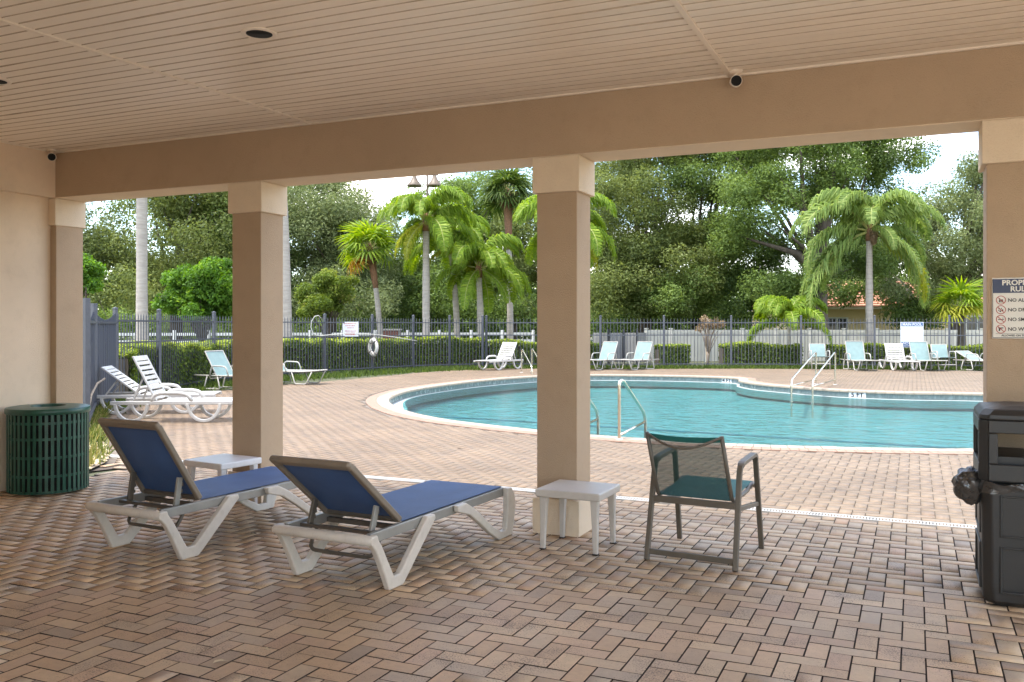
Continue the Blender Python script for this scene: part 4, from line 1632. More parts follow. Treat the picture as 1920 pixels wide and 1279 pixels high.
# ------------------------------------------------------------------ metal picket fences
def fence(name, label, pts, posts_extra=()):
    t = thing(name, label, 'fence', pts[0])
    o_ = pts[0]
    HP = 1.86
    pk_me = None
    pk = MB().box(-.008, .008, -.008, .008, .05, 1.70)
    pk.add([(-.008, -.008, 1.70), (.008, -.008, 1.70), (.008, .008, 1.70), (-.008, .008, 1.70), (0, 0, 1.765)], [(0, 1, 4), (1, 2, 4), (2, 3, 4), (3, 0, 4)])
    pk_me = pk.mesh('picket', 'fence_metal')
    ps = MB().box(-.034, .034, -.034, .034, -.05, HP - .03)
    ps.box(-.040, .040, -.040, .040, HP - .03, HP - .01)
    ps.add([(-.036, -.036, HP - .01), (.036, -.036, HP - .01), (.036, .036, HP - .01), (-.036, .036, HP - .01), (0, 0, HP + .015)], [(0, 1, 4), (1, 2, 4), (2, 3, 4), (3, 0, 4)])
    ps_me = ps.mesh('post', 'fence_metal')
    for i, p in enumerate(pts):
        q = bpy.data.objects.new('post', ps_me)
        COL.objects.link(q)
        q.parent = t
        q.location = p - o_
    for i in range(len(pts) - 1):
        a, b = pts[i] - o_, pts[i + 1] - o_
        d = b - a
        for z in (.13, 1.16, 1.60):
            MB().bar(a + Vector((0, 0, z)), b + Vector((0, 0, z)), .026, .034).build('rail', 'fence_metal', t)
        n_ = max(2, int(d.length / .118))
        for k in range(1, n_):
            q = bpy.data.objects.new('picket', pk_me)
            COL.objects.link(q)
            q.parent = t
            q.location = a + d * (k / n_)
            q.rotation_euler = (0, 0, math.atan2(d.y, d.x))
    return t


fence('metal_fence', 'blue grey metal picket fence running along the left side of the pool deck', FL)
fence('metal_fence', 'blue grey metal picket fence across the back behind the far row of chairs', FB)
# solid gate panels near the building
gp = [at(161, 12.1), at(176, 15.0), at(216, 17.55)]
gt = thing('metal_gate', 'solid dark blue gate panels with scalloped tops beside the porch wall', 'gate', gp[0])
for p in gp[:2]:
    MB().box(-.04, .04, -.04, .04, -.05, 1.88).build('post', 'fence_metal', gt).location = p - gp[0]
for i in range(2):
    a, b = gp[i] - gp[0], gp[i + 1] - gp[0]
    d = b - a
    n_ = int(d.length / .14)
    for k in range(n_):
        u0, u1 = (k + .06) / n_, (k + .94) / n_
        sag = .13 * math.sin(PI * (k + .5) / n_)
        z1 = 1.74 - sag
        MB().bar(a + d * u0 + Vector((0, 0, .06 + (z1 - .06) / 2)), a + d * u1 + Vector((0, 0, .06 + (z1 - .06) / 2)), .022 + .006 * (k % 2), z1 - .06).build('board', 'fence_panel', gt)
    for z in (.2, 1.56):
        off = Vector((d.y, -d.x, 0)).normalized() * .03
        MB().bar(a + off + Vector((0, 0, z)), b + off + Vector((0, 0, z)), .03, .04).build('rail', 'fence_metal', gt)

# signs and rescue gear on the fence
ps_ = at(657, 28.0)
sn = thing('warning_sign', 'small white sign with red print on the fence beside the life ring', 'sign', (ps_.x, ps_.y, 1.16), A0 + .12)
MB().box(-.25, .25, -.008, .008, 0, .46).build('panel', 'sign_bright', sn)
ln_ = MB()
for z, w_ in ((.40, .19), (.335, .15), (.27, .10), (.17, .17), (.11, .14), (.06, .16)):
    x = -w_
    while x < w_:
        l_ = random.uniform(.015, .04)
        ln_.box(x, min(w_, x + l_), -.0095, -.0082, z - .012, z + .012)
        x += l_ + .012
ln_.build('print_line', 'ink_red', sn)
pr_ = at(700, 28.7)
rg_ = thing('life_ring', 'white life ring with dark grab rope hanging on a fence post', 'life ring', (pr_.x, pr_.y, .80), A0 - .92)
tor = MB()
N, K = 40, 12
vs, fs = [], []
for q in range(N):
    a = 2 * PI * q / N
    for k in range(K):
        b = 2 * PI * k / K
        r_ = .235 + .075 * math.cos(b)
        vs.append((r_ * math.cos(a), .05 * math.sin(b), r_ * math.sin(a)))
for q in range(N):
    for k in range(K):
        q2, k2 = (q + 1) % N, (k + 1) % K
        fs.append((q * K + k, q2 * K + k, q2 * K + k2, q * K + k2))
tor.add(vs, fs).build('ring', 'ring_white', rg_, smooth=True)
for k in range(4):
    a = PI / 4 + k * PI / 2
    c, s_ = math.cos(a), math.sin(a)
    MB().tube([(c * .155, 0, s_ * .155), (c * .19, -.056, s_ * .19), (c * .28, -.056, s_ * .28), (c * .315, 0, s_ * .315)], .014, 6).build('band', 'rope', rg_)
rp_ = []
for q in range(41):
    a = 2 * PI * q / 40
    r_ = .325 + .05 * abs(math.sin(2 * (a - PI / 4)))
    rp_.append((r_ * math.cos(a), -.01, r_ * math.sin(a)))
MB().tube(rp_, .010, 6).build('grab_rope', 'rope', rg_)
MB().tube([(-.02, -.06, .32), (.05, -.07, .1), (-.06, -.07, -.12), (.12, -.06, -.28), (.10, -.05, -.5)], .010, 6).build('throw_rope', 'rope', rg_)
hk = thing('rescue_hook', 'long pale shepherd hook pole hung across the fence', 'rescue pole', at(590, 26.6))
o0 = at(590, 26.6)
pts = []
for px, Z, z in ((602, 26.4, 1.72), (597, 26.35, 1.80), (590, 26.3, 1.77), (584, 26.3, 1.62), (583, 26.3, 1.46), (586, 26.3, 1.30), (592, 26.3, 1.22), (600, 26.4, 1.20), (650, 27.5, 1.26), (700, 28.55, 1.22), (740, 29.3, 1.12), (782, 30.2, .98)):
    pts.append(at(px, Z, z) - Vector((o0.x, o0.y, 0)))
MB().tube(pts[:8], .012, 8).build('hook', 'pole_white', hk, smooth=True)
MB().tube(pts[7:], .013, 8).build('pole', 'pole_white', hk, smooth=True)
pm_ = at(1710, 30.85)
ms_ = thing('pool_sign', 'large white and blue main pool sign on the back fence above an aqua chaise', 'sign', (pm_.x, pm_.y, .74), A0 + .02)
MB().box(-.40, .40, -.008, .008, 0, .88).build('panel', 'sign_bright', ms_, bevel=.003)
MB().box(-.375, .375, -.011, -.0085, .735, .865).build('header', 'sign_blue2', ms_)
MB().box(-.375, .375, -.011, -.0085, .02, .20).build('footer', 'sign_blue2', ms_)
text('MAIN POOL', .125, 'sign_bright', ms_, (0, -.0115, .757), R90, 'CENTER', bold=.025)
text('NO DIVING', .125, 'sign_bright', ms_, (0, -.0115, .105), R90, 'CENTER', bold=.025)
ln_ = MB()
for z, w_ in ((.62, .22), (.55, .28), (.48, .25), (.40, .28), (.33, .24), (.27, .26)):
    ln_.box(-.30, -.30 + w_ * 2, -.0095, -.0082, z - .004, z + .004)
ln_.build('print_line', 'ink_grey', ms_)
l2 = MB()
for k in range(14):
    l2.box(-.33 + k * .047, -.33 + k * .047 + .034, -.0125, -.0112, .045, .07)
l2.build('print_line', 'sign_bright', ms_)


# ------------------------------------------------------------------ foliage
def leaf_cloud(centers, radii, n, size, rs, squash=.8, shape=.5, lean=None):
    """n leaf quads spread round cluster centres; returns verts, faces, rnd"""
    K = len(centers)
    C = np.array(centers, float)
    Rr = np.array(radii, float)
    wgt = Rr ** 2
    idx = rs.choice(K, n, p=wgt / wgt.sum())
    d = rs.normal(0, 1, (n, 3))
    d /= np.linalg.norm(d, axis=1)[:, None] + 1e-9
    rad = Rr[idx] * rs.random(n) ** .45
    P = C[idx] + d * rad[:, None] * np.array([1, 1, squash])
    # leaf frame: mostly facing outward/up with scatter
    nrm = d * .7 + rs.normal(0, .55, (n, 3)) + np.array([0, 0, .45])
    nrm /= np.linalg.norm(nrm, axis=1)[:, None] + 1e-9
    a = rs.normal(0, 1, (n, 3))
    u = np.cross(nrm, a)
    u /= np.linalg.norm(u, axis=1)[:, None] + 1e-9
    v = np.cross(nrm, u)
    s = size * rs.uniform(.6, 1.35, n)
    lu, lv = (s * .5)[:, None] * u, (s * .5 * shape)[:, None] * v
    bend = nrm * (s * .08)[:, None]
    V = np.stack([P - lu, P - lv + bend, P + lu, P + lv + bend], 1).reshape(-1, 3)
    Fq = np.arange(n * 4).reshape(-1, 4)
    tone = rs.normal(.45, .16, K)
    rnd = np.clip(tone[idx] + rs.normal(0, .16, n), 0, 1)
    return V, Fq, rnd


def tree(label, base, lobes, nleaf, leafm, size=.15, trunk=.28, trunkz=2.2, K=90, name='oak_tree', cat='tree', group='trees behind the fences', clus=(.55, 1.0), seed=1, core=.5, bark='bark', lean=(0, 0)):
    """lobes: ellipsoids (dx, dy, z, rx, ry, rz) relative to the base"""
    rs = np.random.default_rng(seed)
    t = thing(name, label, cat, base, 0, group)
    vol = np.array([l[3] * l[4] * l[5] for l in lobes]) ** .75
    cs, rd = [], []
    which = rs.choice(len(lobes), K, p=vol / vol.sum())
    for w_ in which:
        l = lobes[w_]
        d = rs.normal(0, 1, 3)
        d /= np.linalg.norm(d)
        if d[2] < -.55:
            d[2] *= .5
        r_ = core + (1.0 - core) * rs.random() ** .6
        cs.append((l[0] + d[0] * l[3] * r_, l[1] + d[1] * l[4] * r_, l[2] + d[2] * l[5] * r_))
        rd.append(rs.uniform(*clus) * (1.35 if clus[1] > .6 else 1.0))
    V, Fq, rnd = leaf_cloud(cs, rd, int(nleaf * 1.6), size * .9, rs)
    np_mesh('crown', V, Fq, leafm, rnd, t)
    tm = MB()
    top = Vector((lean[0], lean[1], trunkz))
    tm.tube([(0, 0, -.1), (top.x * .2, top.y * .2, .25), (top.x * .6, top.y * .6, trunkz * .6), tuple(top)], [trunk * 1.35, trunk * 1.05, trunk * .92, trunk * .85], 10)
    tm.build('trunk', bark, t, smooth=True)
    pick = rs.choice(K, min(K, 16), replace=False)
    for q, k in enumerate(pick):
        e = Vector(cs[k])
        mid = top.lerp(e, .45) + Vector((rs.normal(0, .25), rs.normal(0, .25), .35 + rs.normal(0, .2)))
        r0 = trunk * (.62 if q < 5 else .34)
        lb = MB().tube([top - Vector((0, 0, .15)), top.lerp(mid, .5) + Vector((0, 0, .1)), mid, mid.lerp(e, .6), e], [r0, r0 * .8, r0 * .55, r0 * .3, r0 * .1], 7)
        lb.build('limb', bark, t, smooth=True)
    return t


def T(px, Z):
    return at(px, Z)


def lob(px, y, Z, base, rpx, rpy, depth):
    """ellipsoid seen at bearing px and picture height y, half sizes rpx, rpy, at distance Z"""
    c = at(px, Z)
    s_ = Z / F_PX
    return (c.x - base.x, c.y - base.y, EYE + (HZ - y) * s_, rpx * s_, depth, rpy * s_)


b = T(330, 46)
tree('wide grey green oak spreading behind the left opening', b, [lob(330, 460, 46, b, 150, 105, 4), lob(200, 520, 44, b, 70, 70, 3), lob(420, 420, 47, b, 90, 90, 3), lob(300, 545, 43, b, 140, 40, 3), lob(380, 370, 47, b, 120, 70, 3)], 52000, 'leaf_olive', .17, .34, 3.2, 170, seed=2)
b = T(150, 44)
tree('thin topped grey oak against the sky at the far left', b, [lob(130, 450, 44, b, 80, 90, 3), lob(60, 480, 45, b, 90, 100, 3)], 16000, 'leaf_grey', .15, .26, 3.0, 70, seed=3, clus=(.4, .8))
b = T(620, 50)
tree('tall dark grey green oak between the left and middle columns', b, [lob(610, 440, 50, b, 95, 110, 4), lob(560, 520, 49, b, 90, 90, 3), lob(660, 440, 50, b, 70, 90, 3), lob(680, 490, 51, b, 80, 90, 3), lob(640, 560, 47, b, 110, 45, 3), lob(590, 380, 51, b, 90, 70, 3)], 52000, 'leaf_grey', .17, .34, 3.0, 170, seed=4)
b = T(480, 48)
tree('dark oak mostly hidden by the left column', b, [lob(480, 450, 48, b, 80, 120, 4), lob(500, 560, 48, b, 90, 50, 3)], 18000, 'leaf_deep', .18, .3, 3, 70, seed=5)
b = T(800, 56)
tree('dark oak standing behind the group of palms', b, [lob(780, 480, 56, b, 90, 110, 4), lob(880, 500, 57, b, 90, 100, 4), lob(830, 560, 53, b, 150, 50, 3), lob(840, 400, 58, b, 80, 70, 3), lob(900, 390, 59, b, 70, 70, 3), lob(740, 540, 54, b, 80, 70, 3)], 48000, 'leaf_deep', .19, .36, 3.2, 170, seed=6)
b = T(960, 58)
tree('oak hung with grey moss behind the tall fan palm', b, [lob(930, 480, 58, b, 80, 110, 4), lob(1010, 460, 58, b, 90, 130, 4), lob(970, 565, 54, b, 110, 45, 3), lob(990, 370, 60, b, 90, 80, 3)], 36000, 'leaf_olive', .19, .36, 3.2, 100, seed=7)
b = T(1210, 45)
tree('big leafy oak just right of the middle column', b, [lob(1190, 430, 45, b, 110, 150, 4), lob(1130, 520, 44, b, 80, 90, 3), lob(1260, 510, 44, b, 100, 95, 3), lob(1190, 330, 47, b, 70, 70, 3), lob(1200, 560, 42, b, 110, 42, 2.5), lob(1230, 270, 47, b, 110, 80, 3), lob(1130, 350, 47, b, 80, 110, 3), lob(1230, 420, 46, b, 110, 90, 3)], 80000, 'leaf_olive', .15, .36, 2.6, 190, seed=8, clus=(.45, .9))
b = T(1310, 47)
tree('dense green oak in the middle of the right opening', b, [lob(1320, 400, 47, b, 110, 150, 4), lob(1390, 500, 45, b, 100, 100, 3), lob(1290, 560, 43, b, 100, 42, 2.5), lob(1380, 330, 48, b, 90, 90, 3), lob(1330, 260, 49, b, 120, 80, 3)], 80000, 'leaf_deep', .15, .36, 2.6, 190, seed=9, clus=(.45, .9))
b = T(1536, 41)
tree('thick trunked oak with spreading dark limbs behind the queen palm', b, [lob(1530, 330, 42, b, 150, 110, 4), lob(1440, 420, 42, b, 90, 120, 3), lob(1620, 300, 42, b, 110, 70, 3), lob(1500, 520, 41, b, 70, 60, 2.5), lob(1590, 400, 44, b, 90, 70, 3), lob(1440, 560, 40, b, 70, 35, 2), lob(1480, 250, 43, b, 140, 80, 3), lob(1640, 470, 45, b, 70, 90, 3)], 80000, 'leaf_deep', .145, .42, 3.4, 200, seed=10, clus=(.4, .85))
b = T(1790, 46)
tree('grey green oak at the right edge of the opening below the clouds', b, [lob(1780, 460, 46, b, 110, 110, 4), lob(1845, 390, 46, b, 90, 100, 3), lob(1760, 390, 47, b, 70, 60, 3), lob(1720, 530, 45, b, 90, 60, 3), lob(1930, 420, 46, b, 120, 150, 3)], 50000, 'leaf_grey', .155, .34, 2.6, 170, seed=12, clus=(.4, .85))
b = T(2080, 48)
tree('oak out beyond the right column', b, [lob(2080, 420, 48, b, 150, 160, 4)], 14000, 'leaf_deep', .2, .34, 3, 60, seed=13)
b = T(1725, 50)
tree('low green trees over the yellow house roof', b, [lob(1700, 585, 47, b, 60, 24, 2), lob(1760, 570, 47, b, 45, 40, 2), lob(1655, 560, 48, b, 35, 30, 2), lob(1590, 545, 48, b, 30, 20, 2), lob(1690, 560, 60, b, 60, 40, 3), lob(1600, 500, 62, b, 80, 60, 3)], 30000, 'leaf_deep', .2, .3, 2.6, 50, seed=14)
b = T(380, 33)
tree('rounded bright green leafy tree behind the left fence', b, [lob(385, 540, 33, b, 62, 46, 1.4), lob(330, 568, 33, b, 40, 26, 1.0), lob(428, 545, 33, b, 45, 50, 1.2), lob(375, 580, 33, b, 75, 26, 1.2), lob(345, 520, 33, b, 25, 22, .6), lob(400, 505, 33, b, 25, 18, .6)], 17000, 'leaf_bright', .15, .09, .9, 120, name='small_tree', cat='tree', group=None, clus=(.16, .5), seed=20, core=.3)
b = T(615, 38)
tree('yellow green bushy tree above the warning sign', b, [lob(615, 560, 38, b, 52, 45, 1.4), lob(640, 545, 38, b, 35, 30, 1), lob(590, 580, 38, b, 40, 28, 1)], 8500, 'leaf_lime', .14, .09, .9, 50, name='small_tree', cat='tree', group=None, clus=(.16, .45), seed=21, core=.3)
b = T(152, 19)
tree('bright green shrub peeking past the porch pilaster', b, [lob(150, 520, 19, b, 30, 42, .5)], 3500, 'leaf_bright', .09, .05, .8, 30, name='small_tree', cat='tree', group=None, clus=(.12, .25), seed=22)
b = T(1327, 34)
cr = tree('small bare stemmed tree with rusty leaves behind the back fence', b, [lob(1335, 606, 34, b, 24, 14, .4), lob(1318, 618, 34, b, 14, 10, .3)], 700, 'leaf_rust', .09, .05, .5, 18, name='small_tree', cat='tree', group=None, clus=(.12, .22), seed=23, bark='stem')
for q in range(5):
    MB().tube([(0, 0, 0), (random.uniform(-.1, .1), 0, .6), (random.uniform(-.35, .35), random.uniform(-.1, .1), 1.5)], [.035, .028, .012], 6).build('stem', 'stem', cr)

# a far belt of trees closes the horizon
rs = np.random.default_rng(40)
cs, rd = [], []
for k in range(760):
    px = -300 + 2600 * k / 760 + rs.uniform(-6, 6)
    Z = rs.uniform(78, 96)
    c = at(px, Z)
    cs.append((c.x, c.y, rs.uniform(.6, 6.2)))
    rd.append(rs.uniform(1.3, 2.4))
V, Fq, rnd = leaf_cloud(cs, rd, 170000, .5, rs)
tag(np_mesh('far_woods', V, Fq, 'leaf_deep', rnd), kind='stuff')
# deep green understorey just outside the fences, below the crowns
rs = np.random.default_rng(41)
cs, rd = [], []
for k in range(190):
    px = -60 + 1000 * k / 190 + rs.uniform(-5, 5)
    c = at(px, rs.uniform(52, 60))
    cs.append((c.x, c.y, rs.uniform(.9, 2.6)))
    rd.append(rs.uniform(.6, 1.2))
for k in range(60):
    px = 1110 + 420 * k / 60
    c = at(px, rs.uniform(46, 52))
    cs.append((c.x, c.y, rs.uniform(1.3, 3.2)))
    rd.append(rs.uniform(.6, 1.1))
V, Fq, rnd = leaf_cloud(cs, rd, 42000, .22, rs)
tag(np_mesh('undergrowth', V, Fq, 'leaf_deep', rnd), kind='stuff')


# hedges
def hedge(label, pts, w_, h, n, seed, leafm='leaf_hedge', size=.075):
    rs = np.random.default_rng(seed)
    p0 = pts[0]
    t = thing('hedge', label, 'hedge', (p0.x, p0.y, 0), 0, 'clipped hedges outside the fence')
    seg = [(pts[i], pts[i + 1]) for i in range(len(pts) - 1)]
    ln_ = np.array([(b_ - a_).length for a_, b_ in seg])
    idx = rs.choice(len(seg), n, p=ln_ / ln_.sum())
    A = np.array([s_[0][:] for s_ in seg])[idx]
    B = np.array([s_[1][:] for s_ in seg])[idx]
    u = rs.random(n)[:, None]
    P = A * (1 - u) + B * u
    D = (B - A)
    D /= np.linalg.norm(D, axis=1)[:, None]
    Nn = np.stack([-D[:, 1], D[:, 0], np.zeros(n)], 1)
    # most leaves on the skin of the box
    side = rs.random(n)
    off = rs.uniform(-.5, .5, n)
    zz = rs.random(n) ** .8
    onside = side < .55
    off = np.where(onside, np.sign(rs.normal(0, 1, n)) * (.5 - rs.random(n) ** 2 * .18), off)
    zz = np.where(onside, zz, 1 - rs.random(n) ** 2.5 * .12)
    wav = 1 + .05 * np.sin(P[:, 0] * 3.1) + .04 * np.sin(P[:, 1] * 4.7) + rs.normal(0, .03, n)
    P = P + Nn * (off * w_)[:, None]
    P[:, 2] = .05 + zz * h * wav
    nrm = np.where(onside[:, None], Nn * np.sign(off)[:, None], np.array([[0, 0, 1.0]])) + rs.normal(0, .5, (n, 3)) + np.array([0, 0, .3])
    nrm /= np.linalg.norm(nrm, axis=1)[:, None]
    a = rs.normal(0, 1, (n, 3))
    uu = np.cross(nrm, a)
    uu /= np.linalg.norm(uu, axis=1)[:, None]
    vv = np.cross(nrm, uu)
    s_ = size * rs.uniform(.6, 1.4, n)
    lu, lv = (s_ * .5)[:, None] * uu, (s_ * .32)[:, None] * vv
    V = np.stack([P - lu, P - lv, P + lu, P + lv], 1).reshape(-1, 3) - np.array([p0.x, p0.y, 0])
    # leaves towards the top are paler
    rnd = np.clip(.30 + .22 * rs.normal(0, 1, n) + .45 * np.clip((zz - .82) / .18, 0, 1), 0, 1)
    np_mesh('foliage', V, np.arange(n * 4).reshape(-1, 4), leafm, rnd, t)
    core = MB()
    for a_, b_ in seg:
        core.bar(a_ - Vector((p0.x, p0.y, -h * .45)), b_ - Vector((p0.x, p0.y, -h * .45)), w_ * .72, h * .8)
    core.build('branches', 'bark', t)
    return t


hl = [at(px, Z + 1.1) for px, Z in FENCE_L]
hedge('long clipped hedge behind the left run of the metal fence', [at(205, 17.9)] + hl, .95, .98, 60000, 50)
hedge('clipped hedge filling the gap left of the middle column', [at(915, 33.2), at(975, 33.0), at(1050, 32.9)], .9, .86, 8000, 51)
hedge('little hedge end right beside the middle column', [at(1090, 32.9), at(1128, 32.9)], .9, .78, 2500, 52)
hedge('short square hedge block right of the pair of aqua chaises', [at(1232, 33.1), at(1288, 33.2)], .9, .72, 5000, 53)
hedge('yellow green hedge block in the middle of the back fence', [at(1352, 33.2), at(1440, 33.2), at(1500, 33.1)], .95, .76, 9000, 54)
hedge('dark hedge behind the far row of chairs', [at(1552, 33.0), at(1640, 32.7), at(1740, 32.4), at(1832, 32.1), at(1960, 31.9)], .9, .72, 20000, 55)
# ground cover between deck and fence
rs = np.random.default_rng(60)
P = []
for (a, b) in list(zip(FENCE_L[:-1], FENCE_L[1:])) + list(zip(FENCE_B[:-1], FENCE_B[1:])):
    n_ = int(900)
    u = rs.random(n_)
    for q in u:
        px = a[0] + (b[0] - a[0]) * q
        Z = a[1] + (b[1] - a[1]) * q + rs.normal(-.25 if a[0] > 900 else -.9, .25 if a[0] > 900 else .55)
        P.append(at(px, Z)[:])
P = np.array(P)
n_ = len(P)
h_ = rs.uniform(.03, .15, n_)
an = rs.uniform(0, 2 * PI, n_)
dx = np.stack([np.cos(an), np.sin(an), np.zeros(n_)], 1) * .02
tp = np.stack([rs.normal(0, .05, n_), rs.normal(0, .05, n_), h_], 1)
V = np.stack([P - dx, P + dx, P + tp + dx * .4, P + tp - dx * .4], 1).reshape(-1, 3)
V[:, 2] -= .02
tag(np_mesh('ground_cover', V, np.arange(n_ * 4).reshape(-1, 4), 'leaf_hedge', rs.random(n_) * .4), kind='stuff')


# ------------------------------------------------------------------ palms
def frond_geo(L_, droop, up, nl, leaf, seed, hang=.8):
    """feather frond: arching rachis along +x with hanging leaflets; returns rachis points and leaflet arrays"""
    rs = np.random.default_rng(seed)
    npts = 14
    pts = []
    for k in range(npts + 1):
        u = k / npts
        a = up - droop * u ** 1.4
        if k == 0:
            p = np.zeros(3)
        else:
            p = pts[-1] + np.array([math.cos(a), 0, math.sin(a)]) * (L_ / npts)
        pts.append(p)
    pts = np.array(pts)
    Vs = []
    for k in range(nl):
        u = .14 + .86 * (k + .5) / nl
        i = min(int(u * npts), npts - 1)
        f = u * npts - i
        p = pts[i] * (1 - f) + pts[i + 1] * f
        tg = pts[i + 1] - pts[i]
        tg /= np.linalg.norm(tg)
        ll = leaf * (math.sin(PI * min(1, .12 + u * .86)) ** .6) * rs.uniform(.85, 1.15)
        for s_ in (-1, 1):
            d0 = tg * .55 + np.array([0, s_ * 1.0, .25]) + rs.normal(0, .16, 3)
            d0 /= np.linalg.norm(d0)
            d1 = d0 * (1 - hang) + np.array([0, 0, -1.0]) * hang + tg * .25 + rs.normal(0, .12, 3)
            d1 /= np.linalg.norm(d1)
            m_ = p + d0 * ll * .45
            e = m_ + d1 * ll * .55
            wv = np.cross(d0, tg)
            wv /= np.linalg.norm(wv) + 1e-9
            wd = .019 * leaf / .5
            ax = tg * wd
            Vs.append([p - ax * .5, p + ax * .5, m_ + ax, m_ - ax])
            Vs.append([m_ - ax, m_ + ax, e + ax * .15, e - ax * .15])
    return pts, np.array(Vs)


FROND_CACHE = {}


def frond_meshes(kind, leafm):
    key = (kind, leafm)
    if key in FROND_CACHE:
        return FROND_CACHE[key]
    spec = {'queen': [(2.9, 2.75, 1.5, 120, .74), (2.9, 2.2, .95, 116, .74), (2.8, 1.9, .3, 108, .70), (2.5, 1.2, -.35, 96, .62)],
            'royal': [(3.2, 1.8, 1.2, 90, .75), (3.1, 1.7, .7, 60, .75), (3.0, 1.5, .2, 56, .7), (2.6, 1.0, -.3, 52, .6)]}[kind]
    res = []
    for q, (L_, dr_, up, nl, lf) in enumerate(spec):
        pts, Vs = frond_geo(L_, dr_, up, nl, lf, 100 + q, .72)
        n_ = len(Vs)
        me_o = np_mesh('frond', Vs.reshape(-1, 3), np.arange(n_ * 4).reshape(-1, 4), leafm, np.clip(NR.normal(.5, .2, n_), 0, 1))
        me = me_o.data
        bpy.data.objects.remove(me_o)
        rm = MB().tube([tuple(p) for p in pts], [.028 - .024 * k / (len(pts) - 1) for k in range(len(pts))], 5).mesh('midrib', 'rachis')
        res.append((me, rm))
    FROND_CACHE[key] = res
    return res


def feather_palm(label, base, h, rt, scale, plan, leafm='frond', kind='queen', bend=(0, 0), pod=False, shaft=True, ttop=None, name='queen_palm', old=0):
    """plan: list of (azimuth deg in view frame, frond class 0 upright .. 3 hanging, length factor)"""
    t = thing(name, label, 'palm tree', base, 0, 'palms behind the fence')
    pts = []
    for k in range(9):
        u = k / 8
        pts.append((bend[0] * u * u, bend[1] * u * u, -.05 + (h + .05) * u))
    rr_ = [rt * (1.22 - .30 * k / 8 + .05 * math.sin(k * 1.7)) for k in range(9)]
    rr_[0] = rt * 1.45
    MB().tube(pts, rr_, 12).build('trunk', 'palm_trunk', t, smooth=True)
    top = Vector(pts[-1])
    if shaft:
        MB().tube([top + Vector((0, 0, -.12)), top + Vector((0, 0, .25)), top + Vector((0, 0, .6))], [rt * 1.15, rt * 1.05, rt * .4], 10).build('boot', 'palm_boot', t, smooth=True)
    fm = frond_meshes(kind, leafm)
    fy = frond_meshes(kind, 'frond_yellow') if old else fm
    va = math.atan2(RT.y, RT.x)
    for q, (az, cl, sc) in enumerate(plan):
        src = fy if (old and q >= len(plan) - old) else fm
        me, rm = src[cl]
        f = bpy.data.objects.new('frond', me)
        COL.objects.link(f)
        f.parent = t
        f.location = top + Vector((0, 0, .25 if shaft else .1))
        f.rotation_euler = (random.gauss(0, .12), random.gauss(0, .06), math.radians(az) + va)
        f.scale = (scale * sc,) * 3
        r_ = bpy.data.objects.new('midrib', rm)
        COL.objects.link(r_)
        r_.parent = f
    if pod:
        MB().tube([top + Vector((0, 0, .2)), top + FW * -.25 + Vector((0, 0, .9)), top + FW * -.3 + Vector((.05, 0, 1.2))], [.05, .06, .01], 7).build('flower_spathe', 'seedpod', t, smooth=True)
        rs = np.random.default_rng(5)
        V_, F_ = [], []
        cs_ = [tuple((top - FW * .35 + Vector((.02, 0, .15 - .06 * k)))[:]) for k in range(7)]
        v_, f_, r2 = leaf_cloud(cs_, [.16 - .008 * k for k in range(7)], 1600, .10, rs, shape=.18)
        np_mesh('flower_cluster', v_, f_, 'frond_dead', r2 * .3 + .7, t)
    return t


def ring_plan(seed, n=18, old=0):
    r_ = random.Random(seed)
    pl_ = []
    for k in range(n):
        az = 360 * k / n * 2.4 + r_.uniform(-14, 14)
        cl = (0, 1, 1, 2)[k % 4] if k < n - 3 else 2
        pl_.append((az, cl, r_.uniform(.85, 1.1)))
    for k in range(3):
        pl_.append((r_.uniform(0, 360), 3, r_.uniform(.8, 1.0)))
    return pl_


def hz(Z, y):
    return EYE + (HZ - y) * Z / F_PX


# royal palm trunks whose crowns are above the beam
feather_palm('tall smooth pale palm trunk in the left opening, its crown above the beam', at(266, 29), 8.6, .165, 1.0, ring_plan(1), 'frond', 'royal', name='royal_palm')
feather_palm('tall pale palm trunk hidden behind the edge of the left column', at(538.5, 31), 8.8, .15, 1.0, ring_plan(2), 'frond', 'royal', name='royal_palm', bend=(-.35, -.1))
feather_palm('feather palm with stout grey trunk, leftmost of the palm group', at(799, 34.5), hz(34.5, 428), .135, .90, ring_plan(3, 20), 'frond', old=2)
feather_palm('feather palm with slim leaning trunk, second of the palm group', at(858, 37), hz(37, 472), .115, .92, ring_plan(4, 18), 'frond', bend=(-.25, -.1), old=2)
feather_palm('feather palm with rusty brown boot, third of the palm group', at(902, 35.5), hz(35.5, 515), .125, .95, ring_plan(5, 18), 'frond', bend=(-.1, 0))
feather_palm('feather palm behind the middle column, fronds showing on both sides', at(1062, 33), hz(33, 440), .125, .92, ring_plan(6, 20), 'frond', old=4)
feather_palm('large drooping feather palm with flower stalk behind the far row of chairs', at(1630, 33.6), hz(33.6, 446), .125, 1.14,
             [(8, 0, 1.0), (60, 0, 1.0), (125, 0, 1.0), (175, 0, 1.05), (215, 0, .9), (300, 0, .95), (340, 1, 1.0), (20, 1, 1.1), (165, 1, 1.1), (200, 1, 1.15), (250, 1, .8), (95, 1, .9), (5, 2, .9), (188, 2, 1.1), (172, 2, 1.0), (285, 2, .6), (320, 3, .95), (350, 3, .95), (195, 3, 1.1), (340, 3, 1.1), (180, 3, 1.5), (168, 3, 1.35), (8, 3, 1.45), (352, 3, 1.25)], 'frond_soft', pod=True, old=1)
feather_palm('small bushy yellow green feather palm left of the oak trunk', at(1480, 33.4), hz(33.4, 612), .06, .78,
             [(k * 37 % 360, (0, 0, 1, 1, 2)[k % 5], .95) for k in range(17)], 'frond', shaft=False)


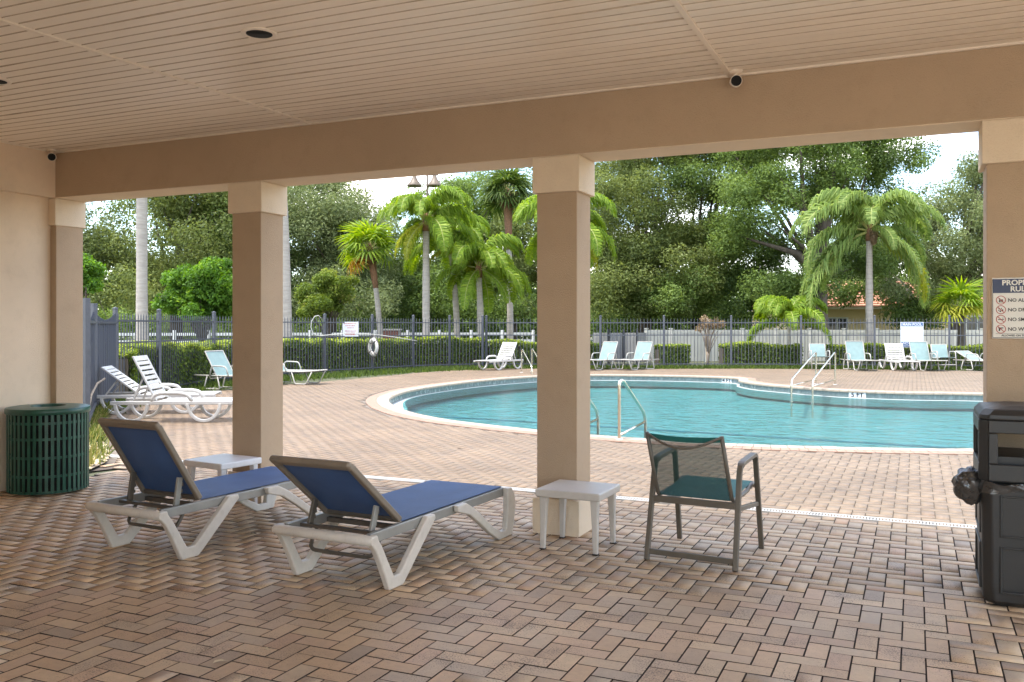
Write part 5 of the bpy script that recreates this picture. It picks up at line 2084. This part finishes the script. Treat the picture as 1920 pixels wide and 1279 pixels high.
def fan_mesh(leafm, R0, seed, droop=.35):
    rs = np.random.default_rng(seed)
    Vs = []
    n_ = 26
    for k in range(n_):
        a = math.radians(-125 + 250 * k / (n_ - 1)) + rs.normal(0, .03)
        ll = R0 * (.72 + .28 * math.cos(a * .6)) * rs.uniform(.9, 1.08)
        d = np.array([math.cos(a), math.sin(a), .12 * (1 if k % 2 else -1)])
        pr = np.array([-math.sin(a), math.cos(a), 0])
        p0 = np.zeros(3)
        p1 = d * ll * .55
        p2 = d * ll + np.array([0, 0, -droop * ll])
        w0, w1 = .012, .036 * R0 / .7
        Vs.append([p0 - pr * w0, p0 + pr * w0, p1 + pr * w1, p1 - pr * w1])
        Vs.append([p1 - pr * w1, p1 + pr * w1, p2 + pr * .004, p2 - pr * .004])
    Vs = np.array(Vs)
    n2 = len(Vs)
    o_ = np_mesh('frond', Vs.reshape(-1, 3), np.arange(n2 * 4).reshape(-1, 4), leafm, np.clip(rs.normal(.5, .22, n2), 0, 1))
    me = o_.data
    bpy.data.objects.remove(o_)
    return me


def fan_palm(label, base, h, rt, plan, bend=(0, 0), skirt=0, pet=.7, R0=.75, trunkm='palm_trunk', mats=('frond',), bootz=None):
    t = thing('fan_palm', label, 'palm tree', base, 0, 'palms behind the fence')
    pts = []
    for k in range(9):
        u = k / 8
        pts.append((bend[0] * (u * u), bend[1] * u * u, -.05 + (h + .05) * u))
    MB().tube(pts, [rt * (1.3 - .35 * k / 8) for k in range(9)], 10).build('trunk', trunkm, t, smooth=True)
    top = Vector(pts[-1])
    if bootz:
        MB().tube([Vector(pts[5]), Vector(pts[6]), Vector(pts[7]), top, top + Vector((0, 0, .25))], [rt * .95, rt * 1.35, rt * 1.6, rt * 1.5, rt * .5], 10).build('boot', 'palm_boot', t, smooth=True)
    va = math.atan2(RT.y, RT.x)
    ms = [fan_mesh(m_, R0, 200 + i) for i, m_ in enumerate(mats)]
    dead = fan_mesh('frond_dead', R0 * .85, 300, .9) if skirt else None
    for (az, el, l_, mi) in plan:
        a = math.radians(az) + va
        e = math.radians(el)
        d = Vector((math.cos(a) * math.cos(e), math.sin(a) * math.cos(e), math.sin(e)))
        f = bpy.data.objects.new('frond', ms[mi])
        COL.objects.link(f)
        f.parent = t
        tip = top + d * (pet * l_)
        f.location = tip
        f.rotation_euler = (random.gauss(0, .25), -e * .9 + random.gauss(.12, .12), a)
        f.scale = (l_,) * 3
        st_ = MB().tube([top, top + d * (pet * l_ * .5) + Vector((0, 0, .03)), tip], [.016, .012, .008], 5)
        st_.build('petiole', 'rachis', t)
    for k in range(skirt):
        a = 2 * PI * k / skirt + .3
        f = bpy.data.objects.new('dead_frond', dead)
        COL.objects.link(f)
        f.parent = t
        d = Vector((math.cos(a) * .22, math.sin(a) * .22, -.25))
        f.location = top + d
        f.rotation_euler = (random.gauss(0, .2), 1.15 + random.uniform(-.15, .25), a)
        f.scale = (.62, .5, .62)
    return t


def fan_plan(seed, n=24, mats=1, lo=-25, hi=80):
    r_ = random.Random(seed)
    return [(k * 137.5 % 360, lo + (hi - lo) * (k / n) ** .8, r_.uniform(.85, 1.1), 0) for k in range(n)]


fan_palm('bright green fan palm with leaning trunk and brown skirt above the life ring', at(714, 36), hz(36, 468), .10, fan_plan(1, 26) + [(190, -38, 1.0, 1), (200, -50, .9, 1)], bend=(-.42, -.18), skirt=9, R0=.78, mats=('frond', 'frond_orange'), bootz=True)
fan_palm('tall dark fan palm with shaggy brown skirt close under the beam', at(957, 39), hz(39, 362), .115, fan_plan(2, 28, lo=-40), bend=(-.15, 0), skirt=12, R0=.85, mats=('frond_dark', 'frond_yellow'), bootz=True)
fan_palm('low fan palm with yellowing leaves beside the right column', at(1803, 33), hz(33, 575), .13, fan_plan(3, 14, lo=0) + [(185, -12, 1.05, 1), (215, -22, 1.0, 1), (250, -8, .9, 1), (300, -5, .9, 1), (160, 8, 1, 1), (20, 0, 1, 0)], R0=.72, pet=.55, trunkm='bark', mats=('frond', 'frond_yellow'))

# bell lamps on a mast beside the stout palm
lm = thing('light_mast', 'brown light mast with two bell shaped lamps just below the beam', 'lamp post', at(801, 36))
MB().tube([(0, 0, -.05), (0, 0, hz(36, 325))], [.06, .04], 10).build('mast', 'lamp_brown', lm)
MB().tube([at(770, 36, hz(36, 328)) - at(801, 36), at(822, 36, hz(36, 328)) - at(801, 36)], .03, 8).build('cross_arm', 'lamp_brown', lm)
for px in (777, 815):
    q = at(px, 36, hz(36, 330)) - at(801, 36)
    MB().lathe([(.07, .02), (.09, -.05), (.17, -.22), (.29, -.36), (.30, -.42), (.27, -.42), (.1, -.2)], 20, tuple(q), cap=False).build('lamp_shade', 'lamp_brown', lm, smooth=True)

# ------------------------------------------------------------------ beyond the fences
# pale path and white ranch rail fence on the left
rd_ = MB()
a, b, c, d = at(-400, 66), at(1250, 70), at(1250, 86), at(-400, 82)
rd_.add([(p.x, p.y, -.015) for p in (a, b, c, d)], [(0, 1, 2, 3)])
tag(rd_.build('road', 'road'), kind='structure')
rf = thing('ranch_fence', 'white three rail ranch fence beyond the left hedge', 'fence', at(160, 41))
pA, pB = at(130, 40), at(1000, 43)
o0 = at(160, 41)
nP = 14
for k in range(nP + 1):
    q = pA.lerp(pB, k / nP) - o0
    MB().box(-.06, .06, -.06, .06, -.05, 1.28).build('post', 'white_rail', rf, bevel=.006).location = q
    if k < nP:
        q2 = pA.lerp(pB, (k + 1) / nP) - o0
        for z in (.40, .76, 1.10):
            MB().bar(q + Vector((0, 0, z)), q2 + Vector((0, 0, z)), .04, .13).build('rail', 'white_rail', rf)
bp_ = thing('brick_pillar', 'dark red brick pillar standing in the white ranch fence', 'pillar', at(735, 41.3), A0)
random.seed(5)
for r_ in range(17):
    for k in range(3):
        for fy in (-1, 1):
            x0 = -.36 + k * .24 + (.0 if r_ % 2 else -.0)
            MB().box(x0 + .006, x0 + .234, fy * .36 - .05, fy * .36 + .05, r_ * .075 + .004, r_ * .075 + .070).build('brick', 'brick', bp_)
MB().box(-.345, .345, -.345, .345, 0, 1.27).build('core', 'road', bp_)
MB().box(-.42, .42, -.42, .42, 1.275, 1.34).build('cap', 'road', bp_)

# vinyl privacy fence on the right
vf = thing('vinyl_fence', 'pale grey vinyl privacy fence behind the back hedges', 'fence', at(1215, 37))
o0 = at(1215, 37)
vp = [at(px, Z) for px, Z in ((1212, 37.0), (1258, 37.2), (1325, 37.4), (1392, 37.5), (1455, 37.6), (1518, 37.6), (1582, 37.4), (1645, 37.2), (1710, 37.0), (1775, 36.7), (1840, 36.4), (1905, 36), (1975, 35.7))]
for i, p in enumerate(vp):
    q = MB().box(-.065, .065, -.065, .065, -.05, 1.36)
    q.box(-.08, .08, -.08, .08, 1.36, 1.39)
    q.build('post', 'vinyl', vf).location = p - o0
    if i < len(vp) - 1:
        a, b = p - o0, vp[i + 1] - o0
        d = b - a
        n_ = max(3, int(d.length / .17))
        pm2 = MB()
        for k in range(n_):
            u0, u1 = (k + .04) / n_, (k + .96) / n_
            pm2.bar(a + d * u0 + Vector((0, 0, .64)), a + d * u1 + Vector((0, 0, .64)), .03 if k % 2 else .036, 1.16)
        pm2.build('panel', 'vinyl', vf)
        for z in (.08, 1.25):
            MB().bar(a + Vector((0, 0, z)), b + Vector((0, 0, z)), .05, .14).build('rail', 'vinyl', vf)
vg = thing('side_gate', 'grey boarded gate, shade painted in, with black posts behind the aqua chaise pair', 'gate', at(1130, 36))
o0 = at(1130, 36)
gpts = [at(1112, 36.2), at(1141, 35.5), at(1169, 35.8), at(1194, 35.4), at(1212, 36.6)]
for i, p in enumerate(gpts):
    if i in (1, 2, 3):
        MB().box(-.035, .035, -.035, .035, -.05, 1.36).build('post', 'black_metal', vg).location = p - o0 - FW * .06
    if i < 4:
        a, b = p - o0, gpts[i + 1] - o0
        d = b - a
        n_ = max(2, int(d.length / .15))
        for k in range(n_):
            MB().bar(a + d * ((k + .04) / n_) + Vector((0, 0, .62)), a + d * ((k + .96) / n_) + Vector((0, 0, .62)), .03, 1.18).build('board', 'vinyl_shaded', vg)


def house(label, base, rz, W_, D_, eave, ridge, wins):
    t = thing('house', label, 'house', base, rz)
    wall_ = MB().box(-W_ / 2, W_ / 2, 0, D_, -.1, eave).build('wall', 'house_wall', t)
    MB().box(-W_ / 2 - .5, W_ / 2 + .5, -.5, D_ + .5, eave + .003, eave + .16).build('fascia', 'house_trim', t)
    r_ = MB()
    w2, z0 = W_ / 2 + .55, eave + .165
    # hip roof in tile courses
    NC = 12
    for k in range(NC):
        f0, f1 = k / NC, (k + 1) / NC
        def ringp(f, dz):
            ix, iy = f * (D_ / 2 + .5), f * (D_ / 2 + .5)
            z = z0 + (ridge - z0) * f + dz
            return [(-w2 + ix, -.55 + iy, z), (w2 - ix, -.55 + iy, z), (w2 - ix, D_ + .55 - iy, z), (-w2 + ix, D_ + .55 - iy, z)]
        A_, B_ = ringp(f0, .05), ringp(f1, .0)
        C_ = ringp(f0, -.02)
        r_.add(A_ + B_ + C_, [(0, 1, 5, 4), (1, 2, 6, 5), (2, 3, 7, 6), (3, 0, 4, 7), (8, 9, 1, 0), (9, 10, 2, 1), (10, 11, 3, 2), (11, 8, 0, 3)])
    r_.build('roof', 'roof_tile', t)
    for x, z, w_, h in wins:
        f_ = MB()
        f_.box(x - w_ / 2 - .08, x + w_ / 2 + .08, -.06, .02, z - .08, z).box(x - w_ / 2 - .08, x + w_ / 2 + .08, -.06, .02, z + h, z + h + .08)
        for xx in (x - w_ / 2 - .04, x, x + w_ / 2 + .04):
            f_.box(xx - .04, xx + .04, -.06, .02, z + .001, z + h - .001)
        fo = f_.build('window', 'white_rail', t)
        MB().box(x - w_ / 2, x + w_ / 2, -.02, -.005, z, z + h).build('pane', 'glass', fo)
    return t


hb_ = at(1690, 52)
house('yellow house with red tile roof beyond the vinyl fence', hb_, A0, 12.5, 9, 2.45, 4.3, [(-3.75, 1.05, 1.15, .85), (.6, .9, 1.3, 1.1), (4.4, .9, 1.2, 1.1)])
house('distant house with orange roof glimpsed behind the left trees', at(640, 88), A0 + .2, 15, 9, 2.2, 4.2, [(-3, .9, 1.4, 1.1), (3, .9, 1.4, 1.1)])

# ------------------------------------------------------------------ planting bed by the gate
bedp = [tuple(at(px, Z)[:2]) for px, Z in ((206, 16.2), (192, 13.5), (192, 11.6), (207, 10.45), (197, 9.75), (166, 9.25), (120, 9.4), (140, 11.5), (160, 13.2), (176, 15.4))]
bd = MB()
bd.add([(x, y, .012) for x, y in bedp], [tuple(range(len(bedp)))])
tag(bd.build('planting_bed', 'soil'), kind='structure')
rs = np.random.default_rng(70)
P = []
while len(P) < 1500:
    px, Z = rs.uniform(150, 206), rs.uniform(9.3, 16)
    q = at(px, Z)
    if inside_poly(bedp, np.array([q.x]), np.array([q.y]))[0]:
        if rs.random() < (.15 if Z < 11.3 else .9):
            P.append(q[:])
P = np.array(P)
n_ = len(P)
an = rs.uniform(0, 2 * PI, n_)
dx = np.stack([np.cos(an), np.sin(an), np.zeros(n_)], 1) * .012
tp = np.stack([rs.normal(0, .07, n_), rs.normal(0, .07, n_), rs.uniform(.04, .2, n_)], 1)
V = np.stack([P - dx, P + dx, P + tp + dx * .5, P + tp - dx * .5], 1).reshape(-1, 3)
V[:, 2] += .01
tag(np_mesh('weeds', V, np.arange(n_ * 4).reshape(-1, 4), 'blade', rs.random(n_)), kind='stuff')
P = []
while len(P) < 260:
    px, Z = rs.uniform(150, 206), rs.uniform(9.3, 14)
    q = at(px, Z)
    if inside_poly(bedp, np.array([q.x]), np.array([q.y]))[0]:
        P.append(q)
gv = MB()
for q in P:
    r_ = rs.uniform(.012, .04)
    gv.lathe([(r_ * .8, 0), (r_, r_ * .35), (r_ * .5, r_ * .75)], 6, (q.x, q.y, .010))
tag(gv.build('gravel', 'debris_pale'), kind='stuff')
hs = MB().tube([at(162, 11.6, .02), at(164, 12.2, .28), at(171, 12.9, .5), at(182, 13.6, .62), at(196, 14.2, .66)], .016, 8)
tag(hs.build('drain_hose', 'stem', smooth=True), 'pale brown curved hose arching out of the planting bed beside the dark gate', 'hose')

# ------------------------------------------------------------------ fallen leaves on the paving
for k, (px, Z, m_, sz) in enumerate(((475, 6.46, 'debris', .025), (518, 6.75, 'debris', .018), (853, 8.4, 'debris', .03), (863, 10.9, 'debris', .03), (910, 8.3, 'debris', .016), (832, 5.75, 'debris_pale', .02), (551, 4.72, 'debris_pale', .012), (500, 4.15, 'debris_pale', .018), (415, 4.0, 'debris_pale', .03), (477, 4.42, 'debris_pale', .012), (1434, 6.3, 'debris', .012), (668, 22.5, 'debris', .05), (735, 19.2, 'debris', .05))):
    q = at(px, Z)
    lf = MB()
    n_ = 7
    vs = [(0, 0, .006)]
    for i in range(n_):
        a = 2 * PI * i / n_
        r_ = sz * (1.3 if i % 3 == 0 else .7)
        vs.append((r_ * math.cos(a), r_ * .6 * math.sin(a), .004 + .008 * ((i * 3) % 4) / 4))
    lf.add(vs, [(0, 1 + i, 1 + (i + 1) % n_) for i in range(n_)])
    o = lf.build('fallen_leaf', m_)
    o.location = q
    o.rotation_euler = (0, 0, k * 1.3)
    spot = ('under the foot of the left chaise', 'between the two blue chaises', 'on the drain behind the right chaise', 'on the open deck near the pool curve', 'beside the drain left of the middle column', 'under the right chaise', 'in front of the left chaise',
            'on the bottom pavers between the chaises', 'lowest in the picture in front of the chaises', 'tiny, just in front of the left chaise', 'right of the teal armchair', 'far off by the left fence', 'far off left of the pool')[k]
    tag(o, ('dark' if m_ == 'debris' else 'pale') + ' fallen leaf lying ' + spot, 'leaf', 'scattered fallen leaves')
